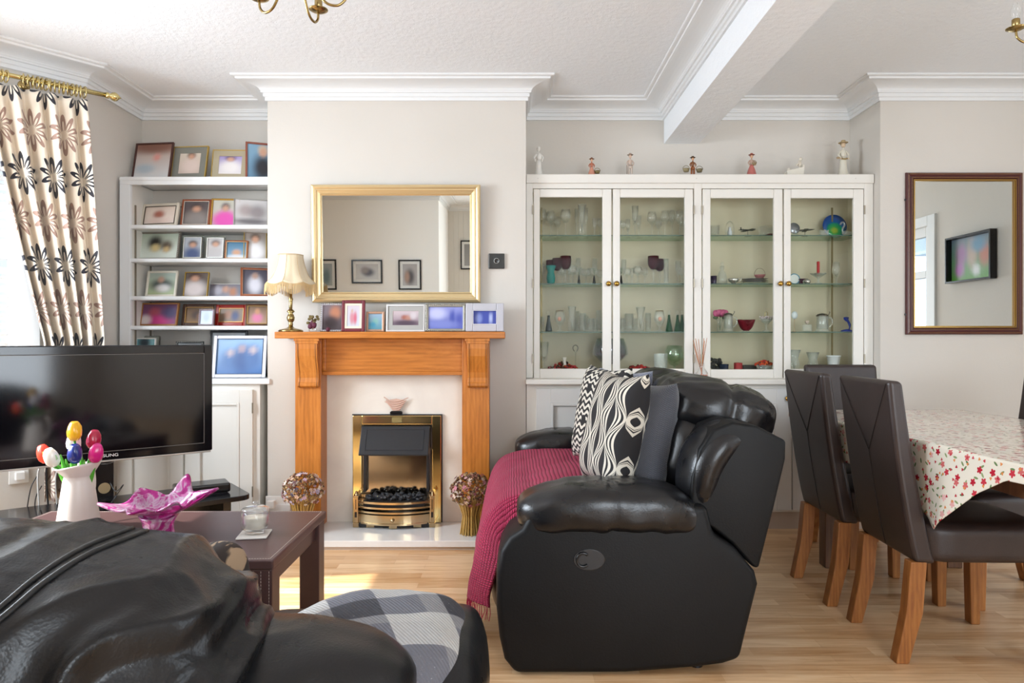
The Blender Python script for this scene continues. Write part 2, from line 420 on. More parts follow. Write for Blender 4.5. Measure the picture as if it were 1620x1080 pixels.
# neighbouring building seen through that door
t = thing('garden_building', 'blue grey building with pale boarding and a dark roof seen through the glazed door', 'building', (5.6, 2.3, 0))
b = MB(); b.box(0, .4, -2.2, 2.4, 0, 1.30); b.build('wall', plain('pale_boarding', 'A9BDCB', .8), t)
b = MB(); b.prism([(-.25, 1.30), (.5, 2.6), (.6, 2.6), (.6, 1.30)], -2.4, 2.6, 'y'); b.build('roof', plain('slate_roof', '46535F', .8), t)
b = MB(); b.box(-.03, 0, -1.4, -.2, .9, 1.25); b.box(-.03, 0, .2, 1.4, .9, 1.25); b.build('window', plain('bright_window', 'DDE8F0', .1), t)
b = MB(); b.box(3.72, 9, -4, 8, -.3, -.1); struct(b.build('ground', plain('garden_paving', '8A8C86', .9)))
# beam
BX0, BX1, BZ = .952, 1.170, 2.318
b = MB(); b.box(BX0, BX1, -2.2, AY, BZ, CEIL); struct(b.build('beam', CEILM, bevel=.002))
# ---------- cornices swept along a path
PROF = [(0, .104), (.012, .104), (.012, .086), (.020, .082), (.020, .064), (.030, .062), (.030, .054)]
for k in range(7):
    a = k/6*PI/2; PROF.append((.034+.084*(1-math.cos(a)), .050-.026*math.sin(a)))
PROF += [(.122, .024), (.134, .022), (.136, .012), (.150, .011), (.155, .008), (.155, 0)]
def cornice(nm, path, m=WHITE):
    """path: list of (x,y), room lies to the RIGHT of travel"""
    P = [Vector(p) for p in path]; bm = MB(); rings = []
    for i, p in enumerate(P):
        def nr(a, b_): d = (b_-a).normalized(); return Vector((d.y, -d.x))
        if i == 0: n = nr(P[0], P[1]); k = 1
        elif i == len(P)-1: n = nr(P[-2], P[-1]); k = 1
        else:
            n1 = nr(P[i-1], p); n2 = nr(p, P[i+1]); n = (n1+n2).normalized(); k = 1/max(.2, n.dot(n1))
        rings.append([bm.bm.verts.new((p.x+n.x*k*a, p.y+n.y*k*a, CEIL-dz)) for a, dz in PROF])
    for A, B in zip(rings, rings[1:]):
        for k in range(len(PROF)-1): bm.bm.faces.new((A[k], A[k+1], B[k+1], B[k]))
    struct(bm.build(nm, m))
cornice('trim_1', [(-2.5, -.9), (-2.5, 1.0), (-3.0, 1.55), (-3.0, 2.95), (-2.32, 3.71), (-2.32, AY), (BR_L, AY), (BR_L, BRY), (BR_R, BRY), (BR_R, AY), (BX0, AY), (BX0, -2.2)])
cornice('trim_2', [(BX1, AY), (PIER, AY), (PIER, BRY), (RX, BRY), (RX, -2.2)])
cornice('trim_3', [(BX0, -2.2), (-.93, -2.2), (-.93, -.9), (-2.5, -.9)])
# baseboards
b = MB(); b.box(BR_L, -1.27, BRY-.018, BRY, 0, .15); b.box(-.01, BR_R, BRY-.018, BRY, 0, .15); struct(b.build('baseboard_breast', WHITE, bevel=.004))
b = MB(); b.box(PIER, RX, BRY-.018, BRY, 0, .13); struct(b.build('baseboard_right', WHITE, bevel=.004))
b = MB(); b.box(LX, LX+.018, 3.71, 3.96, 0, .15); struct(b.build('baseboard_left', WHITE, bevel=.004))
# wall socket beneath the television, on the bay wall
def on_splay(s, off): d = (SB-SA).normalized(); n = Vector((-d.y, d.x)); n = n if n.x > 0 else -n; p = SA+d*s+n*off; return p, math.atan2(d.y, d.x)

# ================================================================ PHOTOS AND FRAMES
SKIN = 'C99A80'
def print_mesh(mb_w, mb_h, y, z0, bg, blobs, name, parent):
    """soft photograph; bg = (top colour, bottom colour), blobs = (cx, cy, rx, ry, colour) in 0..1"""
    bm = MB(); n = 14
    bm.grid(n, n, lambda u, v: (-mb_w/2+mb_w*u, y, z0+mb_h*v))
    o = bm.build(name, PRINT, parent, smooth=True, normals=False)
    ca = o.data.color_attributes.new('Col', 'FLOAT_COLOR', 'POINT'); t, bt = lin(bg[0]), lin(bg[1])
    for i, vt in enumerate(o.data.vertices):
        u = vt.co.x/mb_w+.5; v = (vt.co.z-z0)/mb_h
        c = [bt[k]*(1-v)+t[k]*v for k in range(3)]
        for cx, cy, rx, ry, cc in blobs:
            d = math.sqrt(((u-cx)/rx)**2+((v-cy)/ry)**2); a = max(0, min(1, 1.35-d)); a = a*a*(3-2*a); q = lin(cc)
            c = [c[k]*(1-a)+q[k]*a for k in range(3)]
        ca.data[i].color = (*c, 1)
    return o
def person(cx, top, w, shirt, hair='2A2120', skin=SKIN):
    return [(cx, top-.62, w*1.5, .42, shirt), (cx, top-.10, w*.75, .17, hair), (cx, top-.17, w*.55, .14, skin)]
def ring(bm, w, h, t, y0, y1, z0=0):
    """rectangular moulding with mitred stepped face: outer w x h, border t"""
    for (x0, x1, a, b_) in ((-w/2, -w/2+t, 0, h), (w/2-t, w/2, 0, h), (-w/2+t, w/2-t, 0, t), (-w/2+t, w/2-t, h-t, h)):
        bm.box(x0, x1, y0, y1, z0+a, z0+b_)
def picframe(label, loc, w, h, ft, fcol, tilt=.2, yaw=0, bg=('8894A0', '54504C'), blobs=(), mount=None, mt=0, group=None, style=None,
             thick=.016, roll=0, metal=0, name='framed_photo', cat='picture frame', easel=True, rough=.4, zt=None, inner=None):
    """local: stands on z=0, faces -y. tilt leans the top back (+y)"""
    root = thing(name, label, cat, loc, yaw, group)
    root.rotation_euler = Euler((-tilt, roll, yaw), 'XYZ')
    m = fcol if not isinstance(fcol, str) else fm(fcol, rough, metal)
    b = MB(); ring(b, w, h, ft, -thick/2, thick/2)
    f = b.build('frame', m, root, bevel=min(.004, ft*.25))
    if inner:
        b = MB(); ring(b, w-2*ft+.001, h-2*ft+.001, .003, -thick/2-.001, -thick/2+.004, ft-.0005); b.build('inner_edge', fm(inner, .35, .5), root)
    iw, ih = w-2*ft, h-2*ft
    b = MB(); b.box(-w/2+ft*.6, w/2-ft*.6, 0.002, thick/2+.002, ft*.6, h-ft*.6)
    b.build('backing', fm('3A3230', .8), root)
    if mount:
        b = MB(); ring(b, iw, ih, mt, -.004, -.001, ft); b.build('mount', fm(mount, .7), root)
        iw -= 2*mt; ih -= 2*mt
    print_mesh(iw, ih, -.0012, ft+(mt if mount else 0), bg, blobs, 'photo', root)
    if easel:
        b = MB(); M2 = Matrix.Translation((0, thick/2+.002, h*.62)) @ Matrix.Rotation(.42+tilt*.2, 4, 'X')
        b.box(-w*.1, w*.1, 0, .003, -h*.60, 0, M2); b.build('easel_back', fm('2C2726', .8), root)
    if style == 'beads':
        b = MB(); n = int(w/.011)
        for i in range(n+1):
            for zz in (ft*.3, h-ft*.3): b.sph((-w/2+ft*.3+(w-ft*.6)*i/n, -thick/2-.001, zz), .0035, 6, 4)
        n = int(h/.011)
        for i in range(n+1):
            for xx in (-w/2+ft*.3, w/2-ft*.3): b.sph((xx, -thick/2-.001, ft*.3+(h-ft*.6)*i/n), .0035, 6, 4)
        b.build('beading', fm('A9A39A', .3, .6), root, smooth=True)
    return root
def pf(label, xl, xr, yt, yb, Y, ft, fcol, zb=None, **k):
    """placed from where it stands: left/right/top in the picture at distance Y, resting on zb"""
    z = zb if zb is not None else Z(yb, Y)
    tilt = k.get('tilt', .2); yaw = k.get('yaw', 0)
    w = (xr-xl)/FPX*Y/max(.3, math.cos(yaw)); h = (Z(yt, Y)-z)/math.cos(tilt)
    return picframe(label, (X((xl+xr)/2, Y), Y, z+.001), w, h, ft, fcol, **k)

# ================================================================ LEFT ALCOVE SHELVES
UL, UR, UY = -2.30, BR_L-.002, 4.00      # shelf unit left, right, front
t = thing('shelf_unit', 'white painted built-in open shelf unit left of the chimney breast', 'shelf unit', ((UL+UR)/2, UY, .87)); W2 = (UR-UL)/2
b = MB(); b.box(-W2, -W2+.062, 0, .025, 0, 1.13); b.box(-W2, W2, 0, .025, 1.130, 1.165); b.box(W2-.022, W2, 0, .025, 0, 1.13); b.build('face_frame', WHITE, t, bevel=.002)
b = MB(); b.box(-W2, W2, -.004, .275, 1.155, 1.176); b.build('top_board', WHITE, t, bevel=.003)
b = MB(); b.box(-W2+.045, -W2+.060, .025, .275, 0, 1.15); b.build('side_panel', CREAM, t)
b = MB(); b.box(-W2+.06, W2-.0, .262, .275, 0, 1.15); b.box(-W2+.06, W2-.0, .245, .262, 1.05, 1.10); b.build('back_panel', WALL, t)
for yy in (.05, .22):
    b = MB(); b.box(-W2+.060, -W2+.066, yy, yy+.012, .02, 1.02); b.build('shelf_track', fm('8A7F70', .4, .5), t)
SHZ = [1.767, 1.570, 1.348, 1.174]
for z in SHZ:
    b = MB(); b.box(-W2+.045, W2-.003, .006, .262, z-.87-.024, z-.87)
    b.build('shelf', WHITE, t, bevel=.008, seg=3)
# base cupboard
t = thing('base_cupboard', 'white panelled low cupboard under the open shelves behind the television', 'cupboard', ((UL+UR)/2, 3.94, 0))
b = MB(); b.box(-W2, W2-.045, .0, .33, .0, .835); b.build('body', CREAM, t, bevel=.002)
b = MB(); b.box(-W2, W2+.02, -.025, .33, .836, .868); b.build('worktop', WHITE, t, bevel=.006, seg=3)
def paneldoor(bm, x0, x1, z0, z1, y, st=.075):
    """frame-and-panel door front with moulding; front face at y"""
    for (a, c, d, e) in ((x0, x0+st, z0, z1), (x1-st, x1, z0, z1), (x0+st, x1-st, z0, z0+st), (x0+st, x1-st, z1-st, z1)): bm.box(a, c, y, y+.02, d, e)
    bm.box(x0+st, x1-st, y+.010, y+.02, z0+st, z1-st)
    i = st+.0; k = .014
    for (a, c, d, e) in ((x0+i, x0+i+k, z0+i, z1-i), (x1-i-k, x1-i, z0+i, z1-i), (x0+i+k, x1-i-k, z0+i, z0+i+k), (x0+i+k, x1-i-k, z1-i-k, z1-i)): bm.box(a, c, y-.004, y+.012, d, e)
for x0, x1 in ((-W2+.03, -.035), (-.025, W2-.082)):
    b = MB(); paneldoor(b, x0, x1, .09, .805, -.019); d = b.build('door', CREAM, t, bevel=.002)
    hx = x1+.001 if x0 > -.1 else x0-.004
    for z in (.22, .70): b = MB(); b.box(hx-.003, hx+.003, -.024, -.018, z-.03, z+.03); b.build('hinge', fm('8E8270', .4, .6), d)

# photographs on top of the unit and on the shelves
g0, g1, g2, g3, g4 = 'photo frames on top of the shelf unit', 'photo frames on the highest shelf', 'photo frames on the second shelf', 'photo frames on the third shelf', 'photo frames on the lowest shelf'
ZT = 2.047
pf('dark wood frame with a pale blanket photo, first on top of the shelf unit', 206, 270, 223, 0, 4.10, .010, '4A2A24', ZT, bg=('B59A8C', 'D8DADB'), blobs=[(.5, .95, .9, .25, '7E5648'), (.6, .62, .12, .12, 'D8968C'), (.3, .3, .3, .15, 'AEBBC4')], yaw=-.12, group=g0)
pf('gold edged frame with grey mount, oval portrait, on top of the shelf unit', 268, 326, 229, 0, 4.10, .006, 'C4A457', ZT, metal=.7, mount='7C7B72', mt=.038, bg=('D5C8B8', 'C8B4A6'), blobs=person(.55, 1.0, .3, 'DCC8BE', '5E463C'), yaw=-.1, group=g0)
pf('gold edged frame with tan mount and violet portrait, on top of the shelf unit', 334, 391, 235, 0, 4.10, .005, 'C4A457', ZT, metal=.7, mount='A89C82', mt=.036, bg=('9C8CBE', 'D8D2D0'), blobs=person(.5, 1.0, .34, 'E4DEDC', '4A3A6A'), yaw=.05, group=g0)
pf('reddish wood frame, dark suited figure on blue, last on top of the shelf unit', 391, 432, 223, 0, 4.12, .012, '8A4A38', ZT, bg=('7FA3BC', '5E86A2'), blobs=person(.62, .95, .3, '1C1E28', 'C9B49A'), yaw=.35, group=g0)
Y1 = 4.10
pf('white frame with a pink round photo, first on the highest shelf', 219, 283, 321, 0, Y1, .018, 'CFC5B4', SHZ[0], inner='5C5144', bg=('E2CFC0', 'EBDCD0'), blobs=[(.45, .55, .2, .25, 'B06A58'), (.5, .2, .5, .2, 'E6CFC4')], yaw=-.2, group=g1)
pf('reddish wood frame with white inner edge, second on the highest shelf', 285, 332, 314, 0, Y1, .014, '8A4626', SHZ[0], inner='E8DDD0', bg=('4F4648', '6E5F5C'), blobs=person(.5, .85, .35, '8C8480', '3A3234'), group=g1)
pf('gold pillared frame with a child in bright pink, third on the highest shelf', 333, 377, 313, 0, Y1, .010, 'B38B3E', SHZ[0], metal=.5, bg=('C9C7B8', 'B8B0A8'), blobs=[(.5, .22, .6, .34, 'D948A8')]+person(.5, .85, .26, 'D948A8', '4A3C44'), yaw=.08, group=g1)
pf('thin silver frame with a black and white close-up, last on the highest shelf', 372, 421, 314, 0, Y1+.02, .005, 'B7B4AE', SHZ[0], metal=.6, bg=('D2CFCE', 'B9B4B2'), blobs=[(.35, .6, .25, .25, 'A89A98'), (.7, .55, .3, .3, '8F8686'), (.5, .2, .6, .12, '6C6668')], yaw=.3, group=g1)
pf('grey beaded frame with two dark-haired heads, first on the second shelf', 216, 283, 366, 0, Y1, .011, '7F776C', SHZ[1], style='beads', bg=('AEBAA8', 'D6DCD2'), blobs=[(.38, .62, .22, .32, '22201E'), (.4, .42, .14, .18, 'D8C38A'), (.7, .5, .18, .25, '5A4C3E'), (.7, .35, .1, .14, 'C8AC7A')], yaw=-.08, group=g2)
pf('clear acrylic block with a boy in a blue jumper, second on the second shelf', 287, 321, 372, 0, Y1, .012, glassy('acrylic_block', (.86, .93, .88), .12, .8), SHZ[1], bg=('B9BEC6', 'A9AEB8'), blobs=person(.5, .8, .4, '44557E', '3A302E'), tilt=.12, group=g2, inner='F0F0EA')
pf('clear acrylic block with a pale portrait, third on the second shelf', 324, 356, 373, 0, Y1, .012, glassy('acrylic_slab', (.86, .93, .88), .12, .8), SHZ[1], bg=('C2BEBE', 'D8D4D2'), blobs=person(.5, .85, .42, 'B9B4B4', '5E5250'), tilt=.12, group=g2, inner='F0F0EA')
pf('small brown wood frame with a blue photo, fourth on the second shelf', 356, 391, 380, 0, Y1, .009, '8B4F26', SHZ[1], inner='D8B890', bg=('3A6A88', '7CA4C0'), blobs=[(.5, .35, .25, .22, 'C49678'), (.5, .1, .5, .15, 'D8D8DC')], yaw=.15, group=g2)
pf('narrow gold edged frame with a white dress portrait, last on the second shelf', 387, 420, 366, 0, Y1+.03, .005, 'B99A4E', SHZ[1], metal=.6, bg=('8D837C', 'A89E96'), blobs=person(.5, .92, .34, 'E8E4E4', '4A3A32'), yaw=.3, group=g2)
pf('white ornate frame with corner scrolls around a couple photo, first on the third shelf', 229, 279, 428, 0, Y1, .014, 'D9D3C4', SHZ[2], bg=('A9B7AE', 'A9B68C'), blobs=[(.5, .45, .5, .3, '3E4A4A'), (.45, .7, .14, .16, 'C09A84'), (.55, .3, .3, .2, 'E0DEDC')], yaw=-.05, group=g3)
pf('thin gold frame with a long-haired woman, second on the third shelf', 290, 328, 430, 0, Y1, .004, 'B8963F', SHZ[2], metal=.6, bg=('5C4C44', '4A4038'), blobs=person(.42, .92, .38, 'D9CFCE', '3C1E18'), group=g3)
pf('wide low print of a group without a border, third on the third shelf', 330, 392, 449, 0, Y1+.05, .003, 'D5D2CC', SHZ[2], bg=('6E6870', '8A8A96'), blobs=[(.2, .5, .14, .4, 'B0AEBC'), (.42, .6, .1, .3, 'C09078'), (.62, .4, .12, .4, 'B07450'), (.85, .5, .14, .4, '6A7484')], group=g3)
pf('leaning red-brown wood frame with a bride photo, last on the third shelf', 383, 424, 423, 0, Y1-.01, .011, '8A4A2A', SHZ[2], inner='C48A6A', bg=('4F4C58', '5A5660'), blobs=[(.5, .4, .3, .4, 'D4D2DA'), (.5, .75, .14, .14, 'B08E7C')], yaw=.35, tilt=.3, group=g3)
pf('wide brown frame with a purple and magenta photo, first on the lowest shelf', 218, 282, 479, 0, Y1, .010, '9C6A3A', SHZ[3], bg=('6E4060', '7A3A6C'), blobs=[(.35, .6, .18, .3, 'A84C5C'), (.5, .2, .4, .3, 'C0307A'), (.8, .6, .25, .4, '3A2C5A'), (.1, .2, .2, .3, 'D0C4C0')], yaw=-.15, group=g4)
pf('dark brown frame with a gold inner line, second on the lowest shelf', 287, 341, 481, 0, Y1+.02, .020, '4A2E1E', SHZ[3], inner='B58A4C', bg=('6A5038', '8A6A48'), blobs=[(.4, .5, .2, .3, '4A3830'), (.6, .4, .2, .3, 'A8785A')], group=g4)
pf('tiny frame with a pink and silver jewelled rim, in front of the dark brown one', 314, 338, 489, 0, 4.035, .009, '9E8C9C', SHZ[3], bg=('8A9AAA', 'A4B4BE'), blobs=[(.5, .5, .3, .4, '788C9C')], style='beads', tilt=.15, group=g4)
pf('glossy red frame with a gold rim and two people, third on the lowest shelf', 340, 390, 482, 0, Y1, .022, '8C1E16', SHZ[3], rough=.2, inner='C89A5A', bg=('8A7460', '6E5A4A'), blobs=[(.35, .55, .16, .35, '9A6A50'), (.65, .45, .18, .4, '2C3A66')], group=g4)
pf('dark frame with a gold edge and a pink outfit, last on the lowest shelf', 389, 424, 481, 0, Y1, .012, '5A3A20', SHZ[3], inner='C4A060', bg=('7C6450', 'B0907C'), blobs=[(.5, .35, .3, .3, 'D07A9C'), (.5, .7, .15, .2, 'C09070')], yaw=.2, group=g4)
# on the cupboard worktop
ZW = .869
pf('large silvery white ornate frame with three people on blue, right end of the cupboard', 336, 419, 531, 0, 4.00, .020, 'D6D5DA', ZW, metal=.25, bg=('8FB0D2', '3D68A2'), blobs=[(.28, .35, .2, .35, '4A6C9E'), (.3, .6, .09, .12, 'B4A4A8'), (.55, .4, .22, .45, '3A5788'), (.54, .72, .1, .13, 'A08E98'), (.78, .45, .2, .4, '4A6A9C'), (.78, .68, .09, .13, 'B8A8AC')], tilt=.18, yaw=.06, inner='3C4A62')
pf('black frame with a white mount behind the ornate silver frame', 331, 390, 523, 0, 4.15, .014, '1A1A1C', ZW, mount='C9CDD0', mt=.02, bg=('A8B0B8', '8A9098'), blobs=[], tilt=.08)
pf('black glossy frame seen edge-on at the right end of the cupboard', 408, 420, 560, 0, 4.08, .008, '141416', ZW, bg=('202024', '18181c'), blobs=[], tilt=.18, yaw=.9)
pf('white edged frame with a teal photo, just above the left of the television', 199, 244, 535, 0, 4.06, .006, 'E6E4DE', ZW, bg=('6FA6AE', '5C8890'), blobs=[(.6, .9, .25, .2, '2E3C44')], tilt=.1)
pf('clear glass frame standing behind the teal photo', 190, 251, 531, 0, 4.14, .006, glassy('clear_frame_glass', (.88, .90, .88), .1, .6), ZW, bg=('A8A89C', 'A8A498'), blobs=[], tilt=.08)
pf('dark patterned frame edge showing over the middle of the television', 276, 320, 540, 0, 4.10, .012, '3A3E3C', ZW, style='beads', bg=('6A6E70', '6A6E70'), blobs=[], tilt=.1)

# ================================================================ GLASS FRONTED CABINET
CX0, CX1, CY = .083, PIER-.003, 4.0
def cx(px): return (px-810)/270.0
t = thing('display_cabinet', 'cream built-in display cabinet with four glazed doors, right of the chimney breast', 'display cabinet', (0, CY, .868))
zz = lambda py: EYE+(HZ-py)/270.0-.868
b = MB()
b.box(CX0, cx(843), 0, .022, 0, zz(290)); b.box(cx(1367), CX1, 0, .022, 0, zz(290)); b.box(cx(1098), cx(1110), 0, .022, 0, zz(290))
b.box(cx(843), cx(1098), 0, .022, zz(298), zz(290)); b.box(cx(1110), cx(1367), 0, .022, zz(298), zz(290))
b.box(cx(843), cx(1098), 0, .022, 0, zz(599.5)); b.box(cx(1110), cx(1367), 0, .022, 0, zz(599.5))
b.build('face_frame', CREAM, t, bevel=.0015)
b = MB(); b.box(CX0, CX1, -.012, .275, zz(290), zz(276)); b.build('top_board', CREAM, t, bevel=.004)
b = MB()
for px in (851, 1101, 1352): b.cyl((cx(px), -.0125, zz(283)), .0025, .001, 8)
b.build('screw_hole', fm('4A4642', .8), t)
M_in = Mt('cabinet_lining', 'D2C8B0', .8).m
b = MB(); b.box(CX0, CX1, .262, .275, 0, zz(290)); b.build('back_panel', M_in, t)
for x0, x1 in ((CX0, CX0+.02), (CX1-.02, CX1)):
    b = MB(); b.box(x0, x1, .022, .262, 0, zz(290)); b.build('side_panel', M_in, t)
b = MB(); b.box(CX0+.02, CX1-.02, .022, .262, 0, .02); b.build('floor_board', M_in, t)
for px in (853+6, 1103+2, 1340+2):
    b = MB(); b.box(cx(px)-.005, cx(px)+.005, .20, .206, .05, zz(318)); b.build('shelf_track', fm('8A7A58', .4, .6), t)
GZ = [EYE+(HZ-372)/266, EYE+(HZ-448.5)/266, EYE+(HZ-524.5)/266, .890]
for z in GZ[:3]:
    for x0, x1 in ((cx(845), cx(1096)), (cx(1112), cx(1366))):
        b = MB(); b.box(x0, x1, .05, .258, z-.868-.006, z-.868); gs = b.build('glass_shelf', SHELFG, t); b = MB(); b.box(x0, x1, .0488, .050, z-.868-.006, z-.868); b.build('shelf_edge', fm('3C574B', .35), gs)
DOORS = [(843.5, 968, 854, 953, 312, 583), (969, 1097, 981, 1083, 312.5, 583), (1111, 1238.5, 1124, 1224, 313.5, 584), (1239.5, 1366.5, 1251, 1350, 313.5, 583.5)]
for i, (o0, o1, g0_, g1_, gt, gb) in enumerate(DOORS):
    b = MB(); x0, x1, a0, a1 = cx(o0), cx(o1), cx(g0_), cx(g1_); z0, z1, c0, c1 = zz(598.5), zz(299), zz(gb), zz(gt)
    yb = -.004
    b.box(x0+.002, a0, yb, .018, z0, z1); b.box(a1, x1-.002, yb, .018, z0, z1); b.box(a0, a1, yb, .018, z0, c0); b.box(a0, a1, yb, .018, c1, z1)
    d = b.build('door', CREAM, t, bevel=.004, seg=2)
    b = MB(); b.box(a0, a1, .010, .013, c0, c1); b.build('pane', PANE, d)
    kx = x1-.022 if i % 2 == 0 else x0+.022
    Mk = Matrix.Translation((kx, yb, zz(449))) @ Matrix.Rotation(PI/2, 4, 'X')
    b = MB(); b.lathe([(0, 0), (.008, 0), (.006, .008), (.0135, .014), (.0155, .022), (.010, .029), (0, .031)], 16, M=Mk); b.build('knob', plain('brass_knob', 'B98F45', .22, 1), d, smooth=True)
    hx = x0-.002 if i % 2 == 0 else x1+.002
    for py in (332, 448, 567): b = MB(); b.box(hx-.004, hx+.004, -.008, 0, zz(py+7), zz(py-7)); b.build('hinge', fm('9A917F', .35, .5), d)
# base units with ledge
t = thing('base_cabinet', 'white panelled base cupboard under the glazed display cabinet', 'cupboard', (0, 3.93, 0))
b = MB(); b.box(CX0, CX1, 0, .345, .10, .834); b.build('body', CREAM, t, bevel=.002)
b = MB(); b.box(CX0-.005, CX1, -.045, .069, .835, .866); b.build('ledge', CREAM, t, bevel=.007, seg=3)
b = MB(); b.box(CX0, CX1, .015, .345, 0, .099); b.build('plinth', PLINTH, t)
s3 = 274.8
for i, (o0, o1) in enumerate(((848, 967), (969, 1096), (1128, 1250.5), (1252, 1376))):
    x0, x1 = (o0-810)/s3, (o1-810)/s3
    b = MB(); paneldoor(b, x0, x1, .115, .812, -.018, .085); d = b.build('door', plain('base_door_paint_%d' % i, 'D6D5D2', .42), t, bevel=.002)
    kx = x1-.03 if i % 2 == 0 else x0+.03
    Mk = Matrix.Translation((kx, -.018, .757)) @ Matrix.Rotation(PI/2, 4, 'X')
    b = MB(); b.lathe([(0, 0), (.008, 0), (.006, .008), (.0135, .014), (.0155, .022), (.010, .029), (0, .031)], 16, M=Mk); b.build('knob', bpy.data.materials['brass_knob'], d, smooth=True)

# ---------------------------------------------------------------- glassware
def gx(zx, Y=4.13, ox=830): return X(ox+zx/5.786, Y)
def lathe_thing(name, label, cat, prof, x, y, z, m=CLEAR, n=20, group=None, sx=1, wob=None, smooth=True):
    b = MB(); b.lathe(prof, n, sx=sx, wob=wob); o = b.build(name, m, None, smooth=smooth, loc=(x, y, z+.0008)); return tag(o, label, cat, group)
def wine(h, r): return [(0, .001), (r*.85, .001), (r*.8, .004), (.005, .010), (.0035, h*.2), (.004, h*.47), (r*.45, h*.52), (r*.95, h*.64), (r*1.0, h*.78), (r*.82, h), (r*.79, h), (r*.94, h*.78), (r*.85, h*.65), (0, h*.54)]
def flute(h, r): return [(0, .001), (r, .001), (r*.9, .004), (.005, .01), (.004, h*.35), (r*.45, h*.4), (r*.8, h*.6), (r*.95, h), (r*.9, h), (r*.7, h*.6), (0, h*.42)]
def tumbler(h, r): return [(0, .0), (r*.8, 0), (r*.85, .004), (r, h), (r*.94, h), (r*.8, .012), (0, .012)]
def brandy(h, r): return [(0, .001), (r*.75, .001), (r*.7, .005), (.006, .012), (.006, h*.25), (r*.5, h*.3), (r, h*.55), (r*.95, h*.75), (r*.75, h), (r*.72, h), (r*.9, h*.75), (r*.9, h*.55), (0, h*.33)]
def vasep(h, r): return [(0, 0), (r*.6, 0), (r*.75, h*.1), (r*.85, h*.35), (r*.6, h*.65), (r*1.0, h), (r*.95, h), (r*.55, h*.65), (0, h*.08)]
def row(kind, name, cat, label, group, shelf, items, ox=830, m=CLEAR, Y=4.13):
    ORD = ['first', 'second', 'third', 'fourth', 'fifth', 'sixth', 'seventh', 'eighth']; order = sorted(items, key=lambda t_: t_[0])
    for it in items:
        zx, hpx, rpx = it[:3]; yy = it[3] if len(it) > 3 else Y
        s = 5.786*FPX/yy; h = hpx/s; r = rpx/s
        lathe_thing(name, label if len(items) == 1 else ORD[order.index(it)]+' from left: '+label, cat, kind(h, r), gx(zx, yy, ox), yy, GZ[shelf], m, group=group)
G = 'clear glasses behind the %s cabinet door, %s shelf'
D1, D2 = 'leftmost', 'second from left'
row(wine, 'wine_glass', 'glass', 'clear wine glass, top glass shelf behind the leftmost cabinet door', G % (D1, 'top'), 0, [(165, 270, 42, 4.20), (240, 245, 42, 4.18), (300, 200, 34, 4.21), (690, 170, 30)])
row(wine, 'large_wine_glass', 'glass', 'tallest wide-bowled clear wine glass, top glass shelf behind the leftmost door', None, 0, [(375, 245, 50, 4.10)])
row(flute, 'champagne_flute', 'glass', 'slim clear flute on the top glass shelf, leftmost cabinet door', G % (D1+' (flutes)', 'top'), 0, [(475, 270, 20, 4.20), (560, 280, 24, 4.19), (640, 165, 22, 4.10)])
row(vasep, 'glass_carafe', 'carafe', 'tall narrow clear glass carafe catching the light, top shelf of leftmost door', None, 0, [(525, 285, 44, 4.09)])
row(wine, 'wine_glass', 'glass', 'clear wine glass, top glass shelf behind the second cabinet door', G % (D2, 'top'), 0, [(1165, 225, 44, 4.12), (1285, 240, 42, 4.15), (1420, 235, 42, 4.12), (900, 150, 30), (1225, 190, 34, 4.21), (1350, 260, 30, 4.2), (1445, 200, 30, 4.19)])
row(flute, 'champagne_flute', 'glass', 'tall clear flute, top glass shelf behind the second cabinet door', G % (D2+' (flutes)', 'top'), 0, [(1010, 280, 34, 4.12), (1045, 210, 26, 4.2), (945, 170, 24, 4.17)])
for lab, ox_, its in (('leftmost cabinet door', D1, [(240, 225, 44, 4.17), (300, 240, 46, 4.14), (375, 255, 50, 4.10)]), ('second cabinet door', D2, [(1178, 255, 50, 4.10), (1235, 235, 46, 4.16)])):
    for zx, hp, rp, yy in its:
        s = 5.786*FPX/yy; h = hp/s; r = rp/s
        rt = thing('goblet', ('leftmost', 'middle', 'rightmost')[its.index((zx, hp, rp, yy)) if len(its) == 3 else 2*its.index((zx, hp, rp, yy))]+' dark ruby goblet on a clear stem, middle shelf behind the '+lab, 'goblet', (gx(zx, yy), yy, GZ[1]+.0008), 0, 'ruby goblets behind the '+lab)
        b = MB(); b.lathe([(0, h*.52), (r*.5, h*.54), (r*.9, h*.66), (r, h*.80), (r*.96, h), (r*.9, h), (r*.9, h*.7), (0, h*.58)], 24, wob=lambda a, z: 1+.03*math.cos(12*a)); b.build('bowl', RUBY, rt, smooth=True)
        b = MB(); b.lathe([(0, .001), (r*.8, .001), (r*.7, .005), (.005, .012), (.004, h*.3), (.007, h*.36), (.004, h*.42), (.006, h*.52), (0, h*.52)], 16); b.build('stem', CLEAR, rt, smooth=True)
row(vasep, 'teal_vase', 'vase', 'small teal glass vase on the middle shelf, leftmost cabinet door', None, 1, [(240, 165, 48, 4.08)], m=TEALG)
row(wine, 'wine_glass', 'glass', 'clear cut wine glass on the middle glass shelf, leftmost cabinet door', G % (D1, 'middle'), 1, [(440, 170, 50, 4.10), (345, 150, 36, 4.11), (560, 140, 42, 4.12), (610, 150, 40, 4.14), (685, 130, 34, 4.1), (160, 190, 34, 4.19)])
row(flute, 'champagne_flute', 'glass', 'clear cut flute on the middle glass shelf, leftmost cabinet door', G % (D1+' (flutes)', 'middle'), 1, [(490, 250, 26, 4.2), (640, 245, 26, 4.2), (405, 200, 22, 4.2)])
